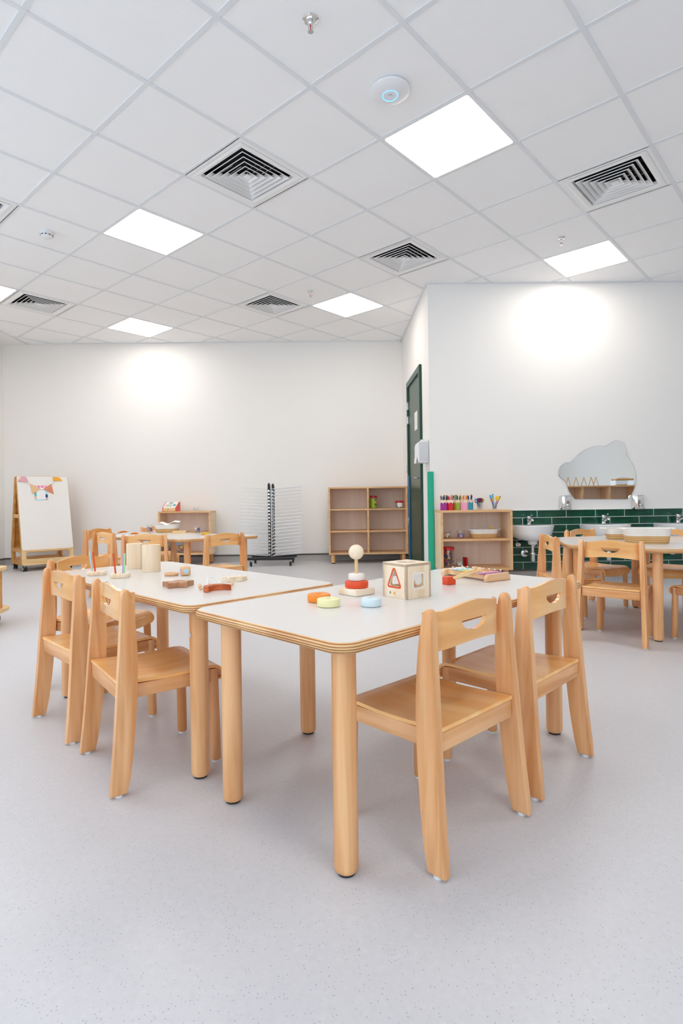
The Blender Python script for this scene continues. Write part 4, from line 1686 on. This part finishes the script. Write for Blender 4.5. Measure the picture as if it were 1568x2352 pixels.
rows = [[(.0527 * math.cos(a), .0527 * math.sin(a), z) for z in (.018, .072)] for a in [math.radians(-130 + 75 * q / 8) for q in range(9)]]
MB().grid(rows).build('label_band', 'c_white', t)

# ---------------- low pencil shelf: jars
for (u, lab, mats, r, hh, fl_) in ((1026, 'small open clear jar of mixed coloured bits on the pencil shelf beside the basket jar', ['c_olive', 'c_pink', 'c_white', 'c_mustard', 'c_brown'], .037, .080, .062),
                                   (1058, 'small open clear jar of dark and white beads next to the shelf basket', ['c_navy', 'c_white', 'c_purple', 'c_pink', 'c_graphite'], .040, .080, .045)):
    p = atY(u, 1238, 5.57)
    jar('bits_jar', lab, Vector((p.x, 5.57, SH)), r, hh, fl_, mats=mats, ball=.0105, count=90, group='jars on the pencil shelf')
p = atY(1029.5, 1303, 5.57)
jar('bits_jar', 'big clear jar with red lid full of colourful pieces on bottom board', Vector((p.x, 5.57, .158)), .055, .185, .165, mats=['c_navy', 'c_orange', 'c_purple', 'c_red', 'c_graphite', 'c_dark_green', 'c_brown'], lid='c_red', ball=.017, count=110, group='jars on the pencil shelf')
p = atY(1056, 1305, 5.55)
jar('bits_jar', 'small open clear jar with green and cream pieces on bottom board', Vector((p.x, 5.55, .158)), .035, .078, .055, mats=['c_mint', 'c_off_white', 'c_green', 'c_rose', 'c_lilac'], ball=.012, count=45, group='jars on the pencil shelf')
p = atY(1067, 1303, 5.66)
t = thing('picture_book', 'small red and olive book leaning behind a jar on bottom board', 'book', (p.x, 5.64, .158), math.radians(20))
MB().box((0, 0, .043), (.012, .07, .085), None, .002).build('cover', 'c_red', t)
MB().box((.009, 0, .043), (.006, .07, .083), None, .001).build('spine_strip', 'c_olive', t)

# ---------------- pencil cups (hexagonal, painted like pencil tips)
cups = [('purple', 1019.5, 'c_purple', ['c_graphite', 'c_mid_grey'], 5.52, 'black and grey'), ('red', 1034.5, 'c_red', ['c_red'], 5.50, 'red'), ('lime green', 1050, 'c_lime', ['c_dark_green'], 5.54, 'dark green'),
        ('pink', 1066, 'c_pink', ['c_orange', 'c_mustard'], 5.50, 'orange and yellow'), ('turquoise', 1077.5, 'c_teal', ['c_navy'], 5.56, 'dark blue')]
for (cn, u, mt, pm, Y, pc) in cups:
    p = Vector((atY(u, 1160, Y).x, Y, .711))
    t = thing('pencil_cup', 'hexagonal %s pencil cup with wood coloured rim on the low shelf' % cn, 'pencil cup', p, math.radians(random.uniform(-6, 6)), 'hexagonal pencil cups')
    R = .036
    hx = [(R * math.cos(PI / 3 * k), R * math.sin(PI / 3 * k)) for k in range(6)]
    hi_ = [(x * .88, y * .88) for x, y in hx]
    H_ = .100
    MB().loops([[(x, y, 0) for x, y in hx], [(x, y, H_) for x, y in hx], [(x, y, H_) for x, y in hi_], [(x, y, .006) for x, y in hi_]]).build('cup_body', 'pine', t, smooth=False)
    for k in range(6):
        a = PI / 3 * k + PI / 6
        w2 = R * .5
        outl = [(-w2, 0), (w2, 0), (w2, .058)] + [(w2 * math.cos(q), .058 + .018 * math.sin(q)) for q in [PI * i / 8 for i in range(1, 8)]] + [(-w2, .058)]
        ap = R * math.cos(PI / 6)
        Mx = Matrix.Rotation(a + PI / 2, 4, 'Z') @ Matrix.Translation((0, -ap + .0002, 0)) @ XZ
        MB().prism(outl, .0012, Mx).build('painted_facet', mt, t, smooth=False)
    for k in range(9):
        a = 2 * PI * k / 9 + random.uniform(-.2, .2)
        q = .022 * (1 if k % 3 else .4)
        b0 = p + Vector((q * .6 * math.cos(a), q * .6 * math.sin(a), .008))
        d = Vector((math.cos(a) * .16, math.sin(a) * .12, 1)).normalized()
        ln = random.uniform(.125, .142)
        pcn = {'c_graphite': 'black', 'c_mid_grey': 'grey', 'c_red': 'red', 'c_dark_green': 'dark green', 'c_orange': 'orange', 'c_mustard': 'yellow', 'c_navy': 'dark blue'}[pm[k % len(pm)]]
        pe = thing('pencil', '%s pencil standing in the %s pencil cup' % (pcn, cn), 'pencil', b0, 0, 'pencils in the %s cup' % cn)
        MB().tube([Vector((0, 0, 0)), d * ln], .0045, 6).build('shaft', pm[k % len(pm)], pe, smooth=False)
        MB().tube([d * ln, d * (ln + .014)], .0037, 6, rads=[.0045, .0010]).build('point', 'pine', pe, smooth=False)

# scissors in a clear cup
def clear_cup(label, p, r, h):
    t = thing('clear_cup', label, 'cup', p, 0, 'clear cups on the pencil shelf')
    lathe_open([(.001, 0), (r * .8, 0), (r * .85, .004), (r, h), (r - .0018, h), (r * .82, .006), (.001, .005)], 24).build('cup_wall', 'jar_glass', t)
    return t


p = Vector((atY(1101.5, 1160, 5.55).x, 5.55, .711))
clear_cup('clear cup full of children scissors', p, .032, .075)
for k, (dx, dy, a, mt, cn) in enumerate(((-.016, .008, -.24, 'c_blue', 'blue'), (-.006, -.018, -.10, 'c_navy', 'dark blue'), (.002, -.008, .02, 'c_red', 'red'), (.010, .0, .14, 'c_lime', 'yellow green'), (.014, .017, .22, 'c_green', 'green'))):
    b0 = p + Vector((dx * .2, dy, .010))
    t = thing('scissors', '%s handled child scissors standing in the clear cup' % cn, 'scissors', b0, 0, 'scissors in the clear cup')
    ca, sa_ = math.cos(a), math.sin(a)
    def rp(x, z):
        return (x * ca + z * sa_, 0, -x * sa_ + z * ca)
    MB().tube([rp(0, 0), rp(.004, .035), rp(.006, .062)], .004, 6, rads=[.002, .005, .005]).build('blade', 'steel', t)
    MB().tube([rp(0, .01), rp(-.004, .040), rp(-.005, .062)], .004, 6, rads=[.002, .005, .005]).build('blade', mt, t)
    for s in (-1, 1):
        MB().tube([rp(s * .011 + .010 * math.cos(q), .082 + .019 * math.sin(q)) for q in [2 * PI * i / 14 for i in range(14)]], .0045, 8, True).build('handle_loop', mt, t)

p = Vector((atY(1135, 1160, 5.55).x, 5.55, .711))
clear_cup('clear cup holding foam paint brushes', p, .026, .075)
for k, (dx, a, mt, hm, ln, cn, big_) in enumerate(((-.010, -.26, 'c_sky', 'c_blue', .135, 'blue', .010), (-.004, -.10, 'c_teal', 'c_teal', .145, 'turquoise', .006), (-.006, -.20, 'c_yellow', 'c_red', .105, 'yellow square', .016),
                                                 (.006, .26, 'c_yellow', 'c_red', .118, 'yellow wide', .017), (.012, .42, 'c_dark_green', 'c_blue', .130, 'slim green', .004))):
    b0 = p + Vector((dx * .8, .0075 * (k - 2), .008))
    t = thing('paint_brush', '%s tipped foam paint brush standing in the clear cup' % cn, 'paint brush', b0, 0, 'paint brushes in the clear cup')
    d = Vector((math.sin(a), 0, math.cos(a)))
    MB().tube([Vector((0, 0, 0)), d * ln * .75], .0035, 8).build('brush_handle', hm, t)
    MB().box(d * (ln * .75 + .018), (big_ * 2, big_ * 1.2, .040), R3(a, 'Y'), .003).build('brush_head', mt, t)

# ---------------- toy cash register on the other low shelf
p = Vector((atY(393.5, 1174, 7.60).x, 7.60, .705))
t = thing('toy_register', 'wooden toy cash register with coral sides on the low back shelf', 'toy', p, math.radians(-8))
W2 = .095
side = [(-.07, 0), (.07, 0), (.07, .125), (.045, .125), (-.07, .048)]
for s in (-1, 1):
    MB().prism(side, .010, Matrix.Translation((s * (W2 - .005) - .005, 0, 0)) @ YZ).build('side_panel', 'c_coral', t, smooth=False)
dw = MB().bb(-W2 + .01, W2 - .01, -.068, .06, .003, .046, .002).build('drawer', 'birch', t)
MB().sphere((-.015, -.071, .026), .006, 12).build('drawer_knob', 'c_brown', dw)
sl = MB().prism([(-.066, .048), (.043, .122), (.068, .122), (.068, .048)], 2 * W2 - .02, Matrix.Translation((-W2 + .01, 0, 0)) @ YZ).build('sloped_top', 'c_white', t, smooth=False)
nrm = Vector((0, -.074, .109)).normalized()
tl_ = Vector((0, .109, .074)).normalized()
sl_m = Matrix(((1, 0, 0), (0, tl_.y, nrm.y), (0, tl_.z, nrm.z)))


def onslope(x, s, sx, sy, h, mt, name):
    c = Vector((x, -.066, .048)) + tl_ * s + nrm * (h / 2)
    MB().box(c, (sx, sy, h), sl_m).build(name, mt, t, smooth=False)


onslope(-.01, .108, .055, .018, .004, 'c_olive', 'display')
for i in range(4):
    for j in range(3):
        onslope(-.055 + i * .022, .030 + j * .020, .014, .013, .004, 'c_rose' if (i + j) % 2 else 'c_mint', 'key_button')
onslope(.052, .060, .034, .040, .006, 'c_aqua', 'card_slot')

# block tub on the bottom board of that shelf
for k, (u, lab, w) in enumerate(((417, 'clear tub of building blocks under the toy register shelf', .12), (386, 'second clear tub of building blocks beside the first on the low shelf', .09))):
    p = Vector((atY(u, 1270, 7.58).x, 7.58, .158))
    t = thing('block_tub', lab, 'tub', p, 0, 'clear tubs of blocks')
    MB().loops([[(x, y, z) for x, y in rrect(w * f, .16 * f, .02, 4)] for f, z in ((.92, 0), (1, .15), (.98, .15), (.90, .004))]).build('tub_wall', 'acrylic', t)
    its = []
    for q in range(26):
        its.append(('brick', (random.uniform(-w * .36, w * .36), random.uniform(-.06, .06), random.uniform(.02, .085)), (.034, .018, .018), random.randrange(6)))
    multi('blocks', t, its, ['c_red', 'c_yellow', 'c_blue', 'c_lime', 'c_orange', 'c_navy'])
    MB().bb(-w * .4, -w * .1, -.082, -.080, .11, .13).build('tub_sticker', 'c_sky', t, smooth=False)

# ---------------- drying rack
RX, RY0, RY1 = -.905, 7.25, 7.62
t = thing('drying_rack', 'black wheeled art drying rack with many wire shelves', 'drying rack', (RX, 7.43, 0))
y0, y1 = RY0 - 7.43, RY1 - 7.43
for y in (y0, y1):
    MB().bb(-.30, .30, y - .016, y + .016, .075, .107, .003).build('base_bar', 'black', t)
MB().bb(-.02, .02, y0, y1, .080, .104, .003).build('cross_bar', 'black', t)
for x in (-.25, .25):
    for y in (y0, y1):
        c = MB().cyl((x - .012, y - .02, .030), .030, .024, 20, (1, 0, 0), .004).build('caster_wheel', 'rubber', t)
        m = MB().bb(x - .017, x - .013, y - .035, y + .012, .028, .075, .002)
        m.bb(x + .013, x + .017, y - .035, y + .012, .028, .075, .002)
        m.cyl((x, y, .068), .016, .01, 14)
        m.build('caster_fork', 'chrome', c)
for (y, x) in ((y0, -.014), (y1 - .10, .004)):
    m = MB()
    m.prism([(-.015, .10), (.015, .10), (.015, 1.02), (.010, 1.045), (.0, 1.05), (-.010, 1.045), (-.015, 1.02)], .030, Matrix.Translation((x, y + .015, 0)) @ XZ, .002, 1)
    ps_ = m.build('upright', 'black', t)
    MB().tube([(x + .019, y, .10), (x + .019, y, 1.02), (x + .010, y, 1.052), (x - .008, y, 1.056), (x - .017, y, 1.03)], .0035, 8).build('chrome_edge', 'chrome', ps_)
    for k in range(20):
        z = .135 + k * .0425
        m2 = MB()
        m2.loops([[(x - .016, y - .017, z), (x + .016, y - .017, z), (x + .016, y - .015, z), (x - .016, y - .015, z)], [(x - .003, y - .017, z + .026), (x + .003, y - .017, z + .026), (x + .003, y - .015, z + .026), (x - .003, y - .015, z + .026)]])
        m2.build('hook_plate', 'steel', ps_, smooth=False)
mesh_w = None
for k in range(21):
    z = .128 + k * .0425
    for s in (-1, 1):
        if mesh_w is None:
            m = MB()
            r = .0024
            x0, x1 = .022, .39
            zt_ = lambda x: .028 * (x - x0) / (x1 - x0)
            m.tube([(x0, y0, 0), (x1, y0, zt_(x1)), (x1, y1, zt_(x1)), (x0, y1, 0)], r, 5, True)
            for q in range(1, 5):
                yy = y0 + (y1 - y0) * q / 5
                m.tube([(x0, yy, 0), (x1, yy, zt_(x1))], r * .8, 4)
            for q in range(1, 3):
                xx = x0 + (x1 - x0) * q / 3
                m.tube([(xx, y0, zt_(xx)), (xx, y1, zt_(xx))], r * .8, 4)
            o = m.build('wire_shelf', 'wire', t)
            mesh_w = o.data
            o.location = (0, 0, z)
            if s < 0:
                o.scale = (s, 1, 1)
        else:
            o = obj('wire_shelf', mesh_w, t, (0, 0, z))
            o.scale = (s, 1, 1)

# ---------------- easel
er = math.radians(43)
t = thing('easel', 'wheeled wooden two sided easel with white board and bunting', 'easel', (-3.85, 7.34, 0), er)
EW, ED = .60, .50
zb0, zb1 = .075, .275


def frame_panel(w, h, bar, low, r, M, mt='birch'):
    o_ = rrect(w, h, r, 5)
    i_ = rrect(w - 2 * bar, h - low - .045, r * .7, 5, 0, (low - .045) / 2)
    return MB().ring(o_, i_, .018, M).build('base_frame', mt, t, smooth=False)


hz = (zb0 + zb1) / 2
frame_panel(EW, .20, .05, .075, .03, Matrix.Translation((0, -ED / 2 + .018, hz)) @ XZ)
frame_panel(EW, .20, .05, .075, .03, Matrix.Translation((0, ED / 2, hz)) @ XZ)
for s in (-1, 1):
    frame_panel(ED - .02, .20, .05, .055, .03, Matrix.Translation((s * (EW / 2 - .009) - .009, 0, hz)) @ YZ, 'birch_edge')
MB().bb(-EW / 2 + .02, EW / 2 - .02, -ED / 2 + .02, ED / 2 - .02, .085, .095).build('bottom_tray', 'birch_edge', t, smooth=False)
MB().bb(-EW / 2 + .05, EW / 2 - .05, -ED / 2 - .045, -ED / 2 + .02, .245, .257, .003).build('pen_tray', 'birch', t)
for sx in (-1, 1):
    for sy in (-1, 1):
        x, y = sx * (EW / 2 - .04), sy * (ED / 2 - .03)
        c = MB().cyl((x - .022, y, .0325), .0325, .016, 20, (1, 0, 0), .003).cyl((x + .006, y, .0325), .0325, .016, 20, (1, 0, 0), .003).build('caster_wheel', 'rubber', t)
        m = MB().cyl((x, y, .045), .008, .032, 10)
        m.cyl((x - .0235, y, .0325), .018, .0016, 14, (1, 0, 0))
        m.cyl((x + .0222, y, .0325), .018, .0016, 14, (1, 0, 0))
        m.build('caster_hub', 'plastic_grey', c)
lean = math.atan2(.205, .92)
BL = math.hypot(.205, .92)
fboard = None
for s in (-1, 1):
    M = Matrix.Translation((0, s * (ED / 2 - .012), .255)) @ Matrix.Rotation(-s * lean * -1, 4, 'X')
    MB().prism(rrect(EW, BL, .02, 5, 0, BL / 2), .014, M @ (XZ if s < 0 else Matrix.Translation((0, .014, 0)) @ XZ)).build('board_core', 'birch_edge', t, smooth=False)
    M2 = M @ Matrix.Translation((0, (-.0145 if s < 0 else .0155), 0)) @ XZ
    b = MB().prism(rrect(EW - .006, BL - .006, .018, 5, 0, BL / 2), .0015, M2).build('white_board', 'whiteboard', t, smooth=False)
    if s < 0:
        fboard, FM = b, M @ Matrix.Translation((0, -.0165, 0)) @ XZ
for sx in (-1, 1):
    x = sx * (EW / 2 - .012)
    for sy in (-1, 1):
        a = Vector((x, sy * (ED / 2 - .035), .25)); b = Vector((x, sy * .03, 1.14))
        d = (b - a)
        MB().box((a + b) / 2, (.02, .035, d.length), R3(-math.atan2(d.y, d.z), 'X')).build('side_post', 'birch_edge', t, smooth=False)
    MB().bb(x - .009, x + .009, -.115, .115, .655, .70, .003).build('cross_rail', 'birch', t)
# poster and bunting on the front board (board coordinates: x right, y up the board)


def onboard(name, outl, th, mt, parent, off=0.0):
    return MB().prism(outl, th, FM @ Matrix.Translation((0, 0, off))).build(name, mt, parent, smooth=False)


ps_ = thing('poster', 'small printed list poster with pastel border on the easel board', 'poster', (-3.85, 7.34, 0), er)
PC = (-.035, .725)


def pr_(x0, x1, y0, y1):
    return [(PC[0] + x0, PC[1] + y0), (PC[0] + x1, PC[1] + y0), (PC[0] + x1, PC[1] + y1), (PC[0] + x0, PC[1] + y1)]


sheet = onboard('sheet', pr_(-.078, .078, -.098, .098), .001, 'c_pale_blue', ps_)
for (q, mt) in (((-.078, .078, .06, .098), 'c_pink'), ((-.078, -.045, .02, .05), 'c_pink'), ((.048, .078, .0, .05), 'c_pale_blue'), ((-.078, -.048, -.04, .0), 'c_aqua'), ((.05, .078, -.06, -.02), 'c_navy'),
                ((-.078, -.05, -.075, -.045), 'c_sand'), ((.05, .078, -.09, -.065), 'c_rose'), ((-.07, -.045, .055, .08), 'c_olive'), ((.05, .07, .05, .075), 'c_teal')):
    onboard('border_patch', pr_(*q), .0005, mt, sheet, .001)
onboard('list_panel', rrect(.10, .15, .01, 4, PC[0], PC[1] - .01), .0008, 'c_white', sheet, .0014)
for k in range(7):
    onboard('print_line', pr_(-.040, .040, .038 - k * .020, .040 - k * .020), .0004, 'c_print_text', sheet, .0022)
for k in range(5):
    onboard('title_letter', pr_(-.045 + k * .02, -.034 + k * .02, .072, .084), .0005, 'c_purple' if k % 2 else 'c_white', sheet, .0016)
bn = thing('bunting', 'string of pastel triangle flags hung across the easel board', 'bunting', (-3.85, 7.34, 0), er)
BTop = BL
strp = [(-.285, BTop - .045), (-.16, BTop - .10), (-.04, BTop - .175), (.02, BTop - .178), (.11, BTop - .115), (.135, BTop - .04), (.16, BTop)]
q3 = [(FM @ Vector((x, y, .0065))) for x, y in strp]
MB().tube(q3, .002, 6).build('string', 'c_sand', bn)
for (pts_, mt) in (([(-.29, BTop - .075), (-.165, BTop - .078), (-.195, BTop - .012), (-.225, BTop - .002), (-.25, BTop - .012)], 'c_rose'),
                   ([(-.155, BTop - .098), (-.035, BTop - .165), (-.135, BTop - .235)], 'c_sand'),
                   ([(-.005, BTop - .168), (.095, BTop - .098), (.115, BTop - .235)], 'c_terracotta'),
                   ([(.12, BTop - .058), (.235, BTop - .06), (.195, BTop - .01), (.12, BTop - .006)], 'c_mustard')):
    A_ = sum(pts_[i][0] * pts_[(i + 1) % len(pts_)][1] - pts_[(i + 1) % len(pts_)][0] * pts_[i][1] for i in range(len(pts_)))
    if A_ < 0:
        pts_ = pts_[::-1]
    onboard('flag', pts_, .002, mt, bn, .0045)

# ---------------- rounded trolley at the edge
t = thing('toy_trolley', 'low wooden trolley with rounded boards and black wheels', 'trolley', (-2.655, 3.78, 0), math.radians(8))
MB().prism(rrect(.72, .42, .12, 8), .022, Matrix.Translation((0, 0, .375)), .004, 2).build('top_board', 'birch', t)
MB().prism(rrect(.74, .44, .12, 8), .022, Matrix.Translation((0, 0, .095)), .004, 2).build('bottom_board', 'birch', t)
for s in (-1, 1):
    MB().bb(s * .315 - .02, s * .315 + .02, -.10, .10, .117, .375, .003).build('end_panel', 'birch_edge', t)
for sx in (-1, 1):
    for sy in (-1, 1):
        x, y = sx * .28, sy * .14
        c = MB().cyl((x - .012, y, .032), .032, .024, 18, (1, 0, 0), .004).build('caster_wheel', 'rubber', t)
        MB().cyl((x, y, .05), .010, .046, 10).build('caster_stem', 'steel', c)

# ---------------- cubby shelf opposite the bear mirror (seen as its reflection)
CBX, CBY = 4.83, 1.10
t = thing('mirror_cubby', 'long open cubby shelf reflected in the bear mirror', 'shelf', (CBX, CBY, 0), PI)
shelf_unit(t, 1.55, .38, .12, 1.03, 3, 2, True, .026)
for k, x in enumerate((-.46, -.31, -.16, -.02, .07)):
    tt_ = thing('triangle_stand', 'thin wooden triangle stand in a row on the reflected cubby shelf', 'triangle stand', (CBX + x, CBY - .17, 1.03), .5, 'triangle stands on the cubby shelf')
    for s in (-1, 1):
        MB().tube([(s * .045, -.03, .004), (0, -.03, .165)], .006, 6).build('side_stick', 'birch', tt_)
        MB().tube([(s * .045, .03, .004), (0, .03, .165)], .006, 6).build('side_stick', 'birch', tt_)
    MB().tube([(0, -.034, .160), (0, .034, .160)], .006, 6).build('ridge_stick', 'birch', tt_)
tt_ = thing('display_riser', 'clear display box carrying a wooden board on the reflected shelf', 'display box', (CBX + .56, CBY - .17, 1.03), 0)
MB().ring(rrect(.34, .22, .01, 3), rrect(.334, .214, .008, 3), .095).build('clear_walls', 'acrylic', tt_, smooth=False)
MB().bb(-.15, .17, -.11, .11, .095, .125, .003).build('wooden_board', 'birch_edge', tt_)
o = MB().bb(-.09, .09, -.06, .06, 0, .02, .003).build('wooden_plate', 'birch', loc=(CBX + .54, CBY - .17, 1.031))
tag(o, 'thin wooden plate inside the clear display box', 'plate')
o = MB().loops([[(x, y, z) for x, y in rrect(.2 * f, .13 * f, .02, 4)] for f, z in ((1, 0), (1, .006), (.8, .022), (.3, .028))]).build('folded_cloth', 'paper', loc=(CBX + .57, CBY - .17, 1.156))
tag(o, 'folded white cloth on top of the clear display box', 'cloth')
